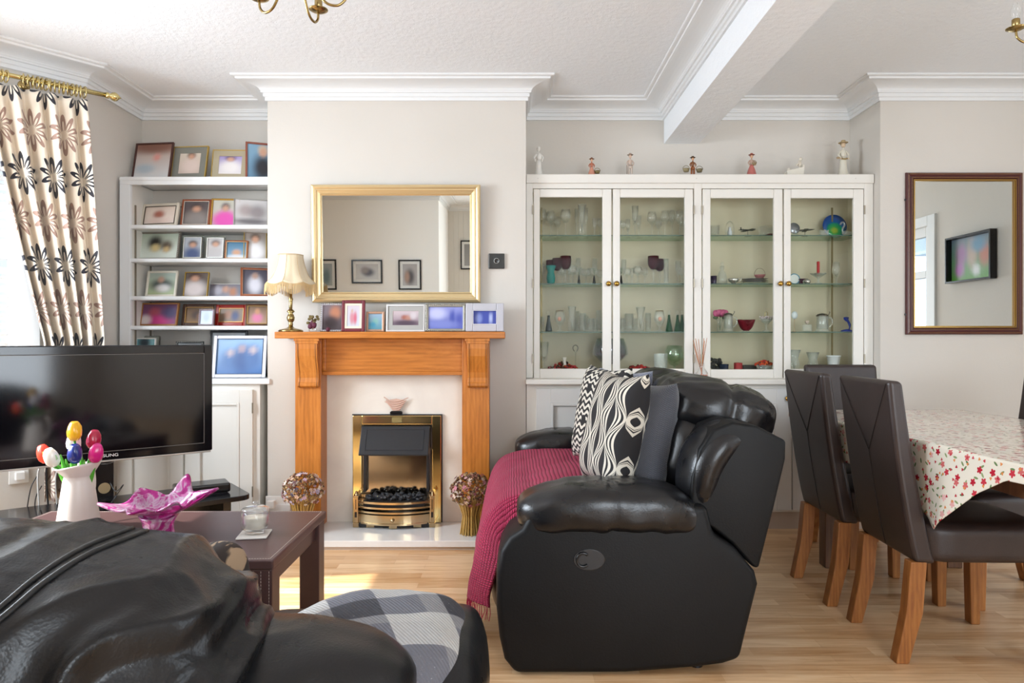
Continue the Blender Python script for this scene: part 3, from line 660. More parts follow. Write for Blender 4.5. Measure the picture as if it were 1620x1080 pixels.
def darkstem(zx, yy, lab, grp, ox=830, shelf=1):
    s = 5.786*FPX/yy; h = 145/s; r = 34/s
    rt = thing('liqueur_glass', lab, 'glass', (gx(zx, yy, ox), yy, GZ[shelf]+.0008), 0, grp)
    b = MB(); b.lathe([(0, h*.5), (r*.8, h*.6), (r*.95, h), (r*.9, h), (0, h*.55)], 16); b.build('bowl', CLEAR, rt, smooth=True)
    b = MB(); b.lathe([(0, 0), (.011, 0), (.009, h*.1), (.003, h*.5), (0, h*.5)], 10); b.build('stem', BLACKP, rt, smooth=True)
for zx in (497, 636): darkstem(zx, 4.07, ('left' if zx < 500 else 'right')+' liqueur glass with a black tapering stem, middle shelf behind the leftmost door', 'black stemmed glasses behind the leftmost door')
darkstem(884, 4.07, 'liqueur glass with a black stem, middle shelf at the left edge of the second door', None)
row(wine, 'wine_glass', 'glass', 'clear cut wine glass on the middle glass shelf, second cabinet door', G % (D2, 'middle'), 1, [(935, 145, 44, 4.10), (1035, 165, 42, 4.11), (1100, 160, 30, 4.18), (1440, 150, 34, 4.1)])
row(flute, 'champagne_flute', 'glass', 'clear cut flute on the middle glass shelf, second cabinet door', G % (D2+' (flutes)', 'middle'), 1, [(908, 235, 26, 4.2), (1405, 215, 30, 4.12), (980, 150, 20, 4.12)])
row(tumbler, 'glass_cylinder', 'vase', 'tall straight clear glass cylinder on the middle shelf, second cabinet door', None, 1, [(1295, 230, 24, 4.09)])
# third shelf
row(brandy, 'brandy_glass', 'glass', 'round brandy glass with a gold rim and pink crest, lower shelf of leftmost door', None, 2, [(322, 190, 50, 4.09)])
row(brandy, 'brandy_glass', 'glass', 'round brandy glass with a gold rim and pink crest, lower shelf of second door', None, 2, [(1235, 190, 50, 4.09)])
for zx in (322, 1235):
    yy = 4.09; s = 5.786*FPX/yy
    b = MB(); b.lathe([(36/s, 0), (38/s, .004)], 24); tag(b.build('gilt_rim', BRASS, bpy.data.objects['brandy_glass' if zx == 322 else 'brandy_glass.001'], loc=(0, 0, 186/s)), 'gold rim')
    b = MB(); b.sph((0, 0, 0), (.011, .003, .013), 10, 6); b.build('crest', fm('D29A84', .5), bpy.data.objects['brandy_glass' if zx == 322 else 'brandy_glass.001'], smooth=True, loc=(-.004, -50/s-.0005, 115/s))
row(vasep, 'cut_glass_vase', 'vase', 'tall cut-glass vase on the lower glass shelf, leftmost cabinet door', None, 2, [(433, 232, 42, 4.1)])
row(tumbler, 'tumbler', 'glass', 'clear cut tumbler on the lower glass shelf, leftmost cabinet door', G % (D1, 'lower'), 2, [(530, 168, 36, 4.1), (605, 122, 30, 4.08), (480, 190, 26, 4.2), (560, 150, 24, 4.19), (680, 195, 28, 4.14), (650, 120, 24, 4.1), (160, 140, 20, 4.15)])
row(tumbler, 'tumbler', 'glass', 'clear cut tumbler on the lower glass shelf, second cabinet door', G % (D2, 'lower'), 2, [(895, 122, 24, 4.08), (955, 165, 44, 4.12), (1130, 170, 28, 4.15), (1010, 120, 24, 4.16)])
row(vasep, 'cut_glass_vase', 'vase', 'tall cut-glass vase on the lower glass shelf, second cabinet door', None, 2, [(1060, 225, 46, 4.1)])
def bottle(zx, yy, hp, m, lab, grp=None, shelf=2, ox=830, r0=22):
    s = 5.786*FPX/yy; h = hp/s; r = r0/s
    rt = thing('bottle', lab, 'bottle', (gx(zx, yy, ox), yy, GZ[shelf]+.0008), 0, grp)
    b = MB(); b.lathe([(0, 0), (r*1.5, 0), (r*1.45, h*.08), (r, h*.35), (r*.55, h*.62), (r*.5, h*.8), (0, h*.8)], 16); b.build('body', m, rt, smooth=True)
    b = MB(); b.lathe([(0, h*.8), (r*.5, h*.8), (r*.7, h*.84), (r*.35, h*.88), (r*.6, h*.95), (r*.3, h), (0, h)], 12); b.build('stopper', CLEAR, rt, smooth=True)
bottle(220, 4.08, 185, plain('smoked_bottle', '3A4140', .15), 'small dark banded bottle on the lower glass shelf, leftmost cabinet door')
for zx in (1322, 1400, 1441): bottle(zx, 4.08, 190, GREENG, ('leftmost', 'middle', 'rightmost')[(1322, 1400, 1441).index(zx)]+' small dark green bottle with clear stopper, right end of second door', 'dark green bottles behind the second door')
# bottom level
row(flute, 'tall_glass_vase', 'vase', 'tall clear fluted vase at the far left of the cabinet bottom', None, 3, [(180, 285, 44, 4.13)])
def potpourri(zx, wp, hp, yy, name, label, ox=830, cols=('8E2430', 'B8333A', '3E2A20', '5C3826', 'A8401E'), dish='E8E2D8', dishm=None, z=None, shelf=3, dh=.35):
    s = 5.786*FPX/yy; w_ = wp/s/2; h = hp/s
    rt = thing(name, label, 'bowl', (gx(zx, yy, ox), yy, (GZ[shelf] if z is None else z)+.0008))
    b = MB(); b.lathe([(0, 0), (w_*.6, 0), (w_*.75, h*dh*.4), (w_*.97, h*dh), (w_*.92, h*dh), (w_*.6, h*.1), (0, h*.1)], 24); b.build('dish', dishm or fm(dish, .4), rt, smooth=True)
    b = MB(); pts = []
    for i in range(70):
        a = random.uniform(0, 2*PI); q = math.sqrt(random.random())*w_*.95
        b.sph((q*math.cos(a), q*math.sin(a)*.75, h*dh+(1-(q/w_)**2)*h*(.9-dh)*random.uniform(.3, 1)), [random.uniform(.006, .011) for _ in range(3)], 7, 5)
    o = b.build('berries', TINT, rt, smooth=True); ca = o.data.color_attributes.new('Col', 'FLOAT_COLOR', 'POINT'); nb = len(o.data.vertices)//70
    cs = [lin(random.choice(cols)) for _ in range(70)]
    for i in range(len(o.data.vertices)): ca.data[i].color = (*cs[min(69, i//nb)], 1)
    o['kind'] = 'stuff'; return rt
potpourri(352, 280, 115, 4.11, 'potpourri_dish', 'white dish heaped with red and plum dried berries, left of the cabinet bottom')
lathe_thing('bud_vase', 'small white patterned bud vase standing in the berry dish, cabinet bottom', 'vase', vasep(.062, .014), gx(360, 4.12), 4.085, GZ[3]+.034, fm('E4E0DA', .3))
rt = thing('glass_ornament', 'slim clear stem topped by an open dark ring, cabinet bottom behind the berry dish', 'ornament', (gx(465, 4.17), 4.17, GZ[3]+.001))
b = MB(); b.lathe([(0, 0), (.014, 0), (.012, .004), (.004, .01), (.004, .130), (0, .130)], 12); b.build('stem', CLEAR, rt, smooth=True)
b = MB(); b.tube([(.015*math.sin(a), 0, .149-.019*math.cos(a)) for a in [.35+k*(2*PI-.7)/20 for k in range(21)]], .0025, 8); b.build('ring', fm('5E5850', .3, .6), rt, smooth=True)
row(brandy, 'glass_bucket', 'bucket', 'large lilac-grey glass ice bucket spanning behind the first and second doors', None, 3, [(783, 315, 165, 4.13)], m=glassy('lilac_glass', (.62, .64, .72), .16, .9))
potpourri(1045, 240, 85, 4.10, 'red_potpourri_bowl', 'low clear bowl of red potpourri, bottom of the second cabinet door', cols=('B0202A', '8C1A22', 'C8402E', '5A2A1E'), dishm=CLEAR)
lathe_thing('cut_glass_tumbler', 'heavy flared cut-glass vase at the bottom of the second cabinet door', 'vase', tumbler(.118, .042), gx(1245, 4.09), 4.09, GZ[3], FROST, n=24, wob=lambda a, z: 1+.05*math.cos(12*a+z*90), smooth=False)
row(brandy, 'large_glass_vase', 'vase', 'large rounded greenish glass vase in the bottom right of the second door', None, 3, [(1370, 250, 92, 4.15)], m=glassy('greenish_glass', (.84, .92, .84), .1, .8))
# right pair, origin 1100
O = 1100
def gR(zx, Y=4.13): return gx(zx, Y, O)
row(tumbler, 'glass_bowl', 'bowl', 'plain clear bowl at the left of the top shelf, third cabinet door', None, 0, [(175, 95, 50, 4.1)], O)
row(tumbler, 'glass_bowl', 'bowl', 'wide clear bowl at the right of the top shelf, third cabinet door', None, 0, [(650, 95, 75, 4.14)], O)
rt = thing('bell_jar', 'small clear domed jar with a pale figure inside, top shelf of third door', 'jar', (gR(315, 4.1), 4.1, GZ[0]+.001))
b = MB(); b.lathe([(.026, 0), (.027, .05), (.022, .075), (.010, .088), (0, .09)], 20); b.build('dome', CLEAR, rt, smooth=True)
b = MB(); b.lathe([(0, 0), (.014, 0), (.013, .025), (.008, .04), (.009, .05), (0, .056)], 12); b.build('figure', fm('D8DCE4', .4), rt, smooth=True)
def plane(zx, yy, lab, rz):
    rt = thing('model_aeroplane', lab, 'model aeroplane', (gR(zx, yy), yy, GZ[0]+.001), rz); m = fm('4A4742', .35, .4)
    b = MB(); b.tube([(-.055, 0, .036), (-.03, 0, .037), (.03, 0, .040), (.055, 0, .042)], [.001, .005, .005, .001], 8); b.build('fuselage', m, rt, smooth=True)
    b = MB(); b.prism([(-.012, -.06), (.012, -.06), (.016, .06), (-.008, .06)], .036, .039, 'z'); b.box(-.052, -.042, -.02, .02, .038, .040); b.box(-.052, -.044, -.001, .001, .038, .054); b.build('wing', m, rt)
    b = MB(); b.cyl((0, 0, 0), .018, .004, 16); b.tube([(0, 0, .004), (0, 0, .036)], .0015, 6); b.build('stand', m, rt)
plane(480, 4.12, 'dark metal model aeroplane on a stand, top shelf of third cabinet door', .3)
plane(1003, 4.12, 'dark metal model aeroplane on a stand, top shelf of rightmost cabinet door', -.25)
b = MB(); b.prism([(-.025, 0), (.06, 0), (.06, .012), (0, .011), (-.02, .004)], -.008, .008, 'y'); tag(b.build('letter_opener', plain('dark_red_wood', '5A2A22', .3), loc=(gR(668, 4.08), 4.08, GZ[0]+.0008)), 'dark red wooden boat-like ornament lying on the top shelf, third door', 'ornament')
rt = thing('small_plate_stand', 'small round grey crystal disc standing at the left of the rightmost door', 'ornament', (gR(905, 4.12), 4.12, GZ[0]+.001))
b = MB(); b.lathe([(0, -.003), (.033, -.003), (.035, 0), (.033, .003), (0, .004)], 24, M=Matrix.Translation((0, 0, .050)) @ Matrix.Rotation(PI/2-.2, 4, 'X')); b.build('disc', fm('8A8C92', .2, .5), rt, smooth=True)
b = MB(); b.box(-.02, .02, -.012, .012, 0, .016); b.build('base', CLEAR, rt)
def m_plate():
    M = Mt('blue_green_plate', rough=.15, coat=.5); v = M.coord(); g = M.n('TexGradient'); g.gradient_type = 'SPHERICAL'; mp = M.n('Mapping'); mp.inputs['Scale'].default_value = (13.5, 13.5, 13.5); mp.inputs['Location'].default_value = (0, 0, -.62); M.l(v, mp.inputs[0]); M.l(mp.outputs[0], g.inputs[0])
    n = V_(M.nt, M.noise(v, 60, 3))*.2-.1; f = V_(M.nt, g.outputs['Fac'])+n
    M.color(M.ramp(f.k, [(0, '1E4FA0'), (.25, '1C62A4'), (.40, '12946E'), (.62, '3CA85A'), (.8, 'A0BC48')])); return M.m
rt = thing('decorative_plate', 'round blue plate with a green and yellow centre standing on edge behind the swan', 'plate', (gR(1268, 4.2), 4.2, GZ[0]+.001))
b = MB(); Mp = Matrix.Translation((0, 0, .072)) @ Matrix.Rotation(PI/2-.18, 4, 'X')
b.lathe([(0, .000), (.045, .002), (.073, .010), (.074, .012), (.044, .006), (0, .004)], 40, M=Mp); b.build('dish', m_plate(), rt, smooth=True)
b = MB(); b.tube([(-.03, -.03, .012), (-.03, -.012, .001), (-.03, .04, .001), (-.03, .012, .06)], .002, 6); b.tube([(.03, -.03, .012), (.03, -.012, .001), (.03, .04, .001), (.03, .012, .06)], .002, 6); b.build('stand', CLEAR, rt)
b = MB(); b.prism([(-.022, 0), (.022, 0), (.020, .02), (.026, .036), (.012, .028), (.0, .038), (-.010, .026), (-.026, .036)], -.012, .012, 'y'); tag(b.build('crystal_ornament', FROST, loc=(gR(1180, 4.09), 4.09, GZ[0]+.0008)), 'clear faceted crystal ornament left of the glass swan, top shelf', 'ornament')
rt = thing('glass_swan', 'clear glass swan with a curved neck in front of the blue plate', 'swan ornament', (gR(1370, 4.085), 4.085, GZ[0]+.001))
b = MB(); b.sph((.012, 0, .016), (.030, .014, .015), 14, 8); b.build('body', FROST, rt, smooth=True)
b = MB(); b.tube(cr([(-.012, 0, .018), (-.016, 0, .04), (-.002, 0, .062), (-.010, 0, .080), (-.022, 0, .076), (-.028, 0, .066)]), .0045, 8); b.build('neck', FROST, rt, smooth=True)
# middle shelf right
lathe_thing('purple_beaker', 'dark purple glass beaker at the left edge of the third door', 'glass', tumbler(.048, .020), gR(168, 4.1), 4.1, GZ[1], plain('dark_purple_glass', '2E2240', .12))
rt = thing('decanter', 'frosted cut-glass decanter on the middle shelf of the third door', 'decanter', (gR(245, 4.12), 4.12, GZ[1]+.001))
b = MB(); b.lathe([(0, 0), (.029, 0), (.031, .03), (.020, .07), (.010, .085), (.014, .108), (0, .108)], 20, wob=lambda a, z: 1+.03*math.cos(10*a)); b.build('body', FROST, rt, smooth=True)
b = MB(); b.lathe([(0, .108), (.008, .109), (.012, .122), (.006, .134), (0, .136)], 12); b.build('stopper', CLEAR, rt, smooth=True)
rt = thing('silver_teapot', 'small polished silver sauce boat on the middle shelf, third door', 'sauce boat', (gR(350, 4.1), 4.1, GZ[1]+.001))
b = MB(); b.lathe([(0, 0), (.012, 0), (.010, .006), (.022, .014), (.026, .028), (.023, .034), (0, .026)], 20, sx=1.3); b.build('bowl', SILVER, rt, smooth=True)
b = MB(); b.tube(cr([(.028, 0, .012), (.042, 0, .02), (.044, 0, .034), (.028, 0, .032)]), .002, 6); b.build('handle', SILVER, rt, smooth=True)
rt = thing('silver_tray', 'stack of polished silver oval dishes on the middle shelf, third door', 'tray', (gR(540, 4.12), 4.12, GZ[1]+.001))
for k in range(3):
    b = MB(); b.lathe([(0, 0), (.045, 0), (.064, .009), (.066, .010), (.045, .003), (0, .003)], 28, sx=1.25, c=(0, 0, k*.011)); b.build('dish', SILVER, rt, smooth=True)
rt = thing('bonbon_basket', 'pink lined basket with a thin wire hoop handle on the silver dishes', 'basket', (gR(590, 4.12), 4.12, GZ[1]+.034))
b = MB(); b.lathe([(0, 0), (.018, 0), (.031, .018), (.034, .024), (.028, .016), (0, .006)], 24, wob=lambda a, z: 1+.05*math.cos(8*a)); b.build('bowl', plain('dusky_pink_glass', 'A86A6C', .25), rt, smooth=True)
b = MB(); b.tube([(.033*math.cos(a), 0, .022+.042*math.sin(a)) for a in [k*PI/16 for k in range(17)]], .0012, 6); b.build('handle', fm('8A7A68', .3, .7), rt)
rt = thing('small_plate', 'small white plate with a blue and green rim standing on edge, rightmost door', 'plate', (gR(905, 4.13), 4.13, GZ[1]+.001))
b = MB(); Mp2 = Matrix.Translation((0, 0, .032)) @ Matrix.Rotation(PI/2-.2, 4, 'X'); b.lathe([(0, 0), (.022, 0), (.033, .004), (.033, .006), (.02, .003), (0, .003)], 28, M=Mp2); b.build('dish', fm('D8DCDA', .2), rt, smooth=True)
b = MB(); b.lathe([(.026, .004), (.031, .006), (.033, .007)], 28, M=Mp2); b.build('rim_band', fm('3C7C94', .25), rt)
b = MB(); b.box(-.022, .022, -.012, .012, 0, .028); b.box(-.024, .024, -.014, .014, .028, .034); tag(b.build('trinket_box', plain('plum_enamel', '4E2A3C', .25), loc=(gR(985, 4.12), 4.12, GZ[1]+.0008), bevel=.002), 'small plum enamel trinket box on the middle shelf, rightmost door', 'box')
lathe_thing('silver_trinket', 'low silver lidded pot in front of the plum trinket box', 'pot', [(0, 0), (.016, 0), (.024, .010), (.020, .022), (.006, .028), (0, .032)], gR(1020, 4.08), 4.08, GZ[1], SILVER)
rt = thing('candle_holder', 'clear flower-shaped glass holder with a red twisted candle, rightmost door', 'candle holder', (gR(1125, 4.11), 4.11, GZ[1]+.001))
b = MB(); b.lathe([(0, 0), (.024, 0), (.022, .006), (.006, .012), (.006, .034), (.016, .042), (.044, .062), (.045, .065), (.014, .047), (0, .046)], 30, wob=lambda a, z: 1+(.15*math.cos(6*a) if z > .05 else 0)); b.build('holder', FROST, rt, smooth=True)
b = MB(); b.lathe([(0, .046)]+[(.0085+.0016*math.sin(k*2.1), .047+k*.0028) for k in range(32)]+[(0, .138)], 14); b.build('candle', plain('red_candle_wax', 'B8242A', .4), rt, smooth=True)
row(brandy, 'glass_hourglass', 'ornament', 'clear double-bulbed glass ornament by the brass track, rightmost door', None, 1, [(1290, 205, 36, 4.13)], O)
# lower shelf right
rt = thing('rose_in_glass', 'pink silk rose with leaves in a clear vase, lower shelf of the third door', 'flower', (gR(225, 4.14), 4.14, GZ[2]+.001))
b = MB(); b.lathe([(0, 0), (.018, 0), (.016, .05), (.026, .078), (.024, .078), (.013, .05), (0, .006)], 18); b.build('vase', CLEAR, rt, smooth=True)
b = MB()
for k in range(14):
    a = k*2.4; q = .006+.0022*k
    b.sph((q*math.cos(a), q*math.sin(a)*.6, .112+.006*math.sin(k)), (.017, .008, .018), 8, 6)
b.build('bloom', plain('rose_petal', 'C8608A', .6), rt, smooth=True)
b = MB(); b.tube([(0, 0, .01), (.002, 0, .10)], .002, 6)
for sx_ in (-1, 1): b.sph((sx_*.026, 0, .085), (.016, .003, .01), 8, 6)
b.build('leaves', fm('5A6A4A', .6), rt, smooth=True)
def stein(zx, yy, lab, lid, h=.115, r=.027, body=FROST, shelf=2):
    rt = thing('beer_stein', lab, 'beer stein', (gR(zx, yy), yy, GZ[shelf]+.001))
    b = MB(); b.lathe([(0, 0), (r*1.15, 0), (r*1.1, .008), (r, .014), (r*.95, h*.8), (r*.98, h*.82), (r*.9, h*.8), (r*.9, .016), (0, .016)], 24, wob=lambda a, z: 1+.02*math.cos(12*a)); b.build('body', body, rt, smooth=True)
    b = MB(); b.lathe([(r*1.02, h*.82), (r*1.04, h*.85), (r*.8, h*.93), (r*.3, h*.97), (0, h*.99)], 20)
    b.tube(cr([(r, 0, h*.84), (r+.006, 0, h*.93), (r+.012, 0, h*1.02), (r+.008, 0, h*1.06)]), .002, 6); b.build('lid', fm(lid, .3, .8), rt, smooth=True)
    b = MB(); b.tube(cr([(r*.95, 0, h*.75), (r+.022, 0, h*.7), (r+.024, 0, h*.4), (r*.98, 0, h*.2)]), .004, 8); b.build('handle', body, rt, smooth=True)
stein(300, 4.085, 'clear ribbed glass stein with a grey lid beside the pink rose', '77756F')
stein(1162, 4.09, 'glass stein with a domed pewter lid and thumb lever, rightmost cabinet door', '6E6860', .112, .034)
rt = thing('heart_bowl', 'deep red heart-shaped art glass bowl on the lower shelf, third door', 'bowl', (gR(465, 4.11), 4.11, GZ[2]+.001))
b = MB()
def heart(u, v):
    a = 2*PI*u; R = .052*(1-.22*abs(math.sin(a/2+PI/4*0))**.5*0)*(1-.35*math.exp(-((a-PI*1.5)/.35)**2)) ; k = v**.6
    return Vector((R*k*math.cos(a), R*k*math.sin(a)*.7, .006+.066*v**1.6-(.022 if v > .8 else 0)*math.exp(-((a-PI*1.5)/.4)**2)))
b.grid(36, 8, heart); b.build('bowl', REDG, rt, smooth=True, solid=.006)
b = MB(); b.lathe([(0, 0), (.026, 0), (.02, .004), (.012, .012), (0, .012)], 18); b.build('foot', CLEAR, rt, smooth=True)
rt = thing('glass_basket', 'clear crystal basket with beads and a gilt loop handle, lower shelf third door', 'basket', (gR(650, 4.12), 4.12, GZ[2]+.001))
b = MB(); b.lathe([(0, 0), (.020, 0), (.018, .006), (.006, .014), (.006, .04), (.022, .055), (.042, .078), (.038, .078), (.018, .058), (0, .05)], 24, wob=lambda a, z: 1+.06*math.cos(9*a)); b.build('bowl', FROST, rt, smooth=True)
b = MB()
for k in range(40): a = k*2.4; q = .04*math.sqrt(k/40); b.sph((q*math.cos(a), q*math.sin(a)*.8, .084+.006*math.sin(k*3)), .005, 6, 4)
tag(b.build('beads', fm('E4D8DC', .15), rt, smooth=True), kind='stuff')
b = MB(); b.tube([(-.008, 0, .08), (-.008, 0, .115), (0, 0, .121), (.008, 0, .115), (.008, 0, .08)], .002, 6); b.build('handle', fm('A8966A', .3, .8), rt)
rt = thing('white_rose_stem', 'white frosted glass bloom on a thin stem, left of the rightmost door', 'ornament', (gR(908, 4.14), 4.14, GZ[2]+.001))
b = MB(); b.sph((0, 0, .100), (.019, .016, .024), 14, 10); b.build('bloom', fm('D5DCE0', .5), rt, smooth=True)
b = MB(); b.tube([(0, 0, .004), (0, 0, .08)], .002, 6); b.lathe([(0, 0), (.012, 0), (.01, .004), (0, .005)], 12); b.build('stem', fm('B8A080', .5), rt)
rt = thing('perfume_bottle', 'square clear perfume bottle with a faceted stopper, rightmost cabinet door', 'bottle', (gR(1022, 4.09), 4.09, GZ[2]+.001))
b = MB(); b.box(-.026, .026, -.012, .012, 0, .044); b.build('body', FROST, rt, bevel=.006)
b = MB(); b.box(-.006, .006, -.006, .006, .044, .052); b.box(-.011, .011, -.008, .008, .052, .066); b.build('stopper', fm('C9B8AC', .15), rt, bevel=.003)
rt = thing('glass_fish', 'cobalt blue leaping glass fish on a blue wave, far right of lower shelf', 'fish ornament', (gR(1390, 4.09), 4.09, GZ[2]+.001))
b = MB(); b.tube(cr([(.012, 0, .012), (.016, 0, .035), (.006, 0, .06), (-.012, 0, .078), (-.02, 0, .084)]), [.004]*6+[.007]*8+[.010]*6+[.006]*4+[.001], 10); b.sph((-.004, 0, .082), (.016, .002, .006), 8, 5); b.build('body', BLUEG, rt, smooth=True)
b = MB(); b.lathe([(0, 0), (.034, 0), (.03, .008), (.012, .014), (0, .016)], 20, wob=lambda a, z: 1+.15*math.cos(5*a)); b.build('base', BLUEG, rt, smooth=True)
# bottom right
b = MB()
for k in range(26): b.sph((random.uniform(-.03, .03), random.uniform(-.02, .02), random.uniform(.012, .085)), random.uniform(.008, .016), 7, 5)
tag(b.build('dried_arrangement', fm('3C3C3A', .7), loc=(gR(195, 4.13), 4.13, GZ[3])), 'dark grey dried arrangement in the bottom left of the third door', 'dried flowers')
lathe_thing('blue_glass_jar', 'dark blue glass jar beside the thick red candle, cabinet bottom', 'jar', tumbler(.055, .028), gR(262, 4.09), 4.09, GZ[3], plain('navy_glass', '22304A', .15))
rt = thing('pillar_candle', 'thick red pillar candle at the bottom of the third cabinet door', 'candle', (gR(392, 4.09), 4.09, GZ[3]+.001))
b = MB(); b.lathe([(0, 0), (.0245, 0), (.025, .002), (.025, .061), (.022, .063), (.012, .060), (0, .060)], 24); b.build('wax', plain('dark_red_wax', 'A02830', .45), rt, smooth=True)
b = MB(); b.tube([(0, 0, .06), (.001, 0, .068)], .0008, 5); b.build('wick', fm('2A2420', .8), rt)
b = MB(); b.box(-.07, .07, -.04, .04, 0, .045); tag(b.build('dark_box', fm('3E3836', .5), loc=(gR(520, 4.20), 4.20, GZ[3]+.0008), bevel=.003), 'dark brown box at the back of the third door bottom, behind the red candle', 'box')
potpourri(632, 160, 130, 4.09, 'potpourri_glass', 'cut glass bowl filled with red and orange dried petals, third door bottom', ox=O, cols=('C03A1E', '9A1F1C', 'D05A28', '6A2A18'), dishm=FROST, dh=.6)
for zx, lab in ((905, 'tall clear crystal flower vase, left in the bottom of the rightmost door'), (1075, 'flared crystal vase right of the taller one, bottom of the rightmost door')):
    lathe_thing('crystal_vase', lab, 'vase', vasep(.140 if zx == 905 else .125, .038), gR(zx, 4.12), 4.12, GZ[3], FROST, n=24, wob=lambda a, z: 1+.06*math.cos(8*a))
potpourri(1265, 190, 70, 4.12, 'berry_bowl', 'clear bowl of dark red berries and greenery under the white planter', ox=O, cols=('6A1A22', '8E2430', '44503A', 'C8CCC0'), dishm=CLEAR)
lathe_thing('planter', 'plain white round planter sitting on the berry bowl, rightmost door', 'planter', [(0, 0), (.030, 0), (.032, .004), (.038, .052), (.041, .053), (.041, .060), (.037, .060), (.030, .01), (0, .01)], gR(1265, 4.12), 4.12, GZ[3]+.046, fm('E9ECEF', .35), n=32)

# ================================================================ ON THE CABINET
FZ = Z(276, 4.0)+.001
def figure(name, label, px, h, cols, pose='skirt', Y=4.10, cat='figurine', lean=0, hat=None, extras=()):
    """porcelain figurine of height h; body is one surface, coloured extras are parts"""
    rt = thing(name, label, cat, (X(px, Y), Y, FZ)); k = h
    skirt, top, skin_, hairc = cols
    b = MB(); b.lathe([(0, 0), (.20*k, 0), (.19*k, .03*k), (0, .03*k)], 18, sx=1); b.build('base', fm(skirt if pose != 'legs' else 'B8A890', .4), rt, smooth=True)
    b = MB()
    if pose == 'legs':
        for s in (-1, 1): b.tube(cr([(s*.05*k, 0, .03*k), (s*.055*k, 0, .2*k), (s*.05*k, 0, .42*k)]), [.035*k]*6+[.045*k]*6+[.055*k], 8)
        b.lathe([(0, .36*k), (.09*k, .38*k), (.10*k, .45*k), (.08*k, .5*k), (0, .52*k)], 14)
    elif pose == 'slim':
        b.lathe([(0, .02*k), (.15*k, .03*k), (.12*k, .12*k), (.085*k, .3*k), (.08*k, .45*k), (.055*k, .55*k), (0, .56*k)], 18, wob=lambda a, z: 1+.05*math.cos(7*a))
    else:
        b.lathe([(0, .02*k), (.19*k, .03*k), (.18*k, .12*k), (.13*k, .32*k), (.07*k, .48*k), (.055*k, .52*k), (0, .53*k)], 20, wob=lambda a, z: 1+.07*math.cos(9*a))
    b.build('skirt' if pose != 'legs' else 'breeches', fm(skirt, .35), rt, smooth=True)
    b = MB(); b.sph((lean*k*.02, 0, .62*k), (.075*k, .055*k, .13*k), 14, 10)
    for s in (-1, 1):
        b.tube(cr([(s*.06*k, 0, .70*k), (s*.125*k, -.02*k, .60*k), (s*(.10 if pose != 'spread' else .2)*k, -.07*k, .50*k)]), [.028*k]*8+[.022*k]*5, 8)
    b.tube([(0, 0, .70*k), (0, 0, .79*k)], .022*k, 8); b.build('torso', fm(top, .35), rt, smooth=True)
    b = MB(); b.sph((0, -.005*k, .85*k), (.055*k, .058*k, .070*k), 14, 10); b.sph((0, -.062*k, .845*k), .010*k, 6, 4)
    for s in (-1, 1): b.sph((s*(.10)*k, -.08*k, .485*k), .022*k, 8, 6)
    b.build('head', fm(skin_, .4), rt, smooth=True)
    b = MB(); b.sph((0, .012*k, .875*k), (.063*k, .062*k, .062*k), 14, 10); b.build('hair', fm(hairc, .5), rt, smooth=True)
    if hat:
        b = MB(); b.lathe([(0, .985*k), (.05*k, .97*k), (.06*k, .93*k), (.12*k, .915*k), (.12*k, .905*k), (.05*k, .915*k)], 18); b.build('hat', fm(hat, .5), rt, smooth=True)
    for kind, x, z, r, c in extras:
        b = MB()
        if kind == 'basket':
            b.lathe([(0, 0), (r*.7*k, 0), (r*k, r*.9*k), (r*.9*k, r*.9*k), (0, r*.4*k)], 14, c=(x*k, -.04*k, z*k)); b.tube([(x*k+r*k*math.cos(a), -.04*k, z*k+r*.8*k+r*k*math.sin(a)) for a in [i*PI/10 for i in range(11)]], .012*k, 6)
            b.build('basket', fm(c, .6), rt, smooth=True)
        elif kind == 'staff':
            b.tube([(x*k, -.06*k, .02*k), (x*k, -.06*k, z*k)], r*k, 6); b.build('staff', fm(c, .5), rt)
        elif kind == 'sash':
            b.tube(cr([(-.09*k, -.03*k, .50*k), (0, -.09*k, .47*k), (.09*k, -.03*k, .50*k), (0, .05*k, .52*k)]), .02*k, 6); b.build('sash', fm(c, .5), rt, smooth=True)
        elif kind == 'bird':
            b.sph((x*k, -.09*k, z*k), (r*k, r*.6*k, r*.6*k), 8, 6); b.build('bird', fm(c, .4), rt, smooth=True)
    return rt
figure('figurine', 'tall plain white porcelain lady, leftmost on top of the display cabinet', 852, .205, ('E0DDD6', 'E0DDD6', 'DEDAD2', 'DAD6CE'), 'slim', lean=1)
figure('figurine', 'figurine in a wide brown hat and pink dress holding a basket', 936, .128, ('C98A72', 'A8644A', 'D8A888', '6E3E26'), hat='7E5030', extras=[('basket', .26, .22, .14, '7A6A40')])
figure('figurine', 'pale slender boy figurine in cream and grey with a small staff', 997, .155, ('C4B4A6', 'BBA596', 'CDB09A', '8E7666'), 'legs', hat='A89484', extras=[('sash', 0, 0, 0, '9A8A80'), ('staff', -.14, .5, .014, '8E7E70')])
figure('figurine', 'brown costumed figurine with arms wide holding two baskets', 1096, .137, ('8E4E22', '7A4A26', 'D0A07C', '4E3420'), 'legs', hat='5A4228', extras=[('basket', -.30, .28, .15, '8E8260'), ('basket', .28, .26, .15, '6E6448')])
figure('figurine', 'figurine in a full rose pink skirt cradling a bundle', 1189, .155, ('B86A62', 'B09484', 'D4A888', '8A4434'), hat='A05A4A', extras=[('basket', .08, .50, .10, '8E7A58')])
rt = thing('figurine', 'white porcelain cot with a small figure seated at its head', 'figurine', (X(1257, 4.1), 4.1, FZ))
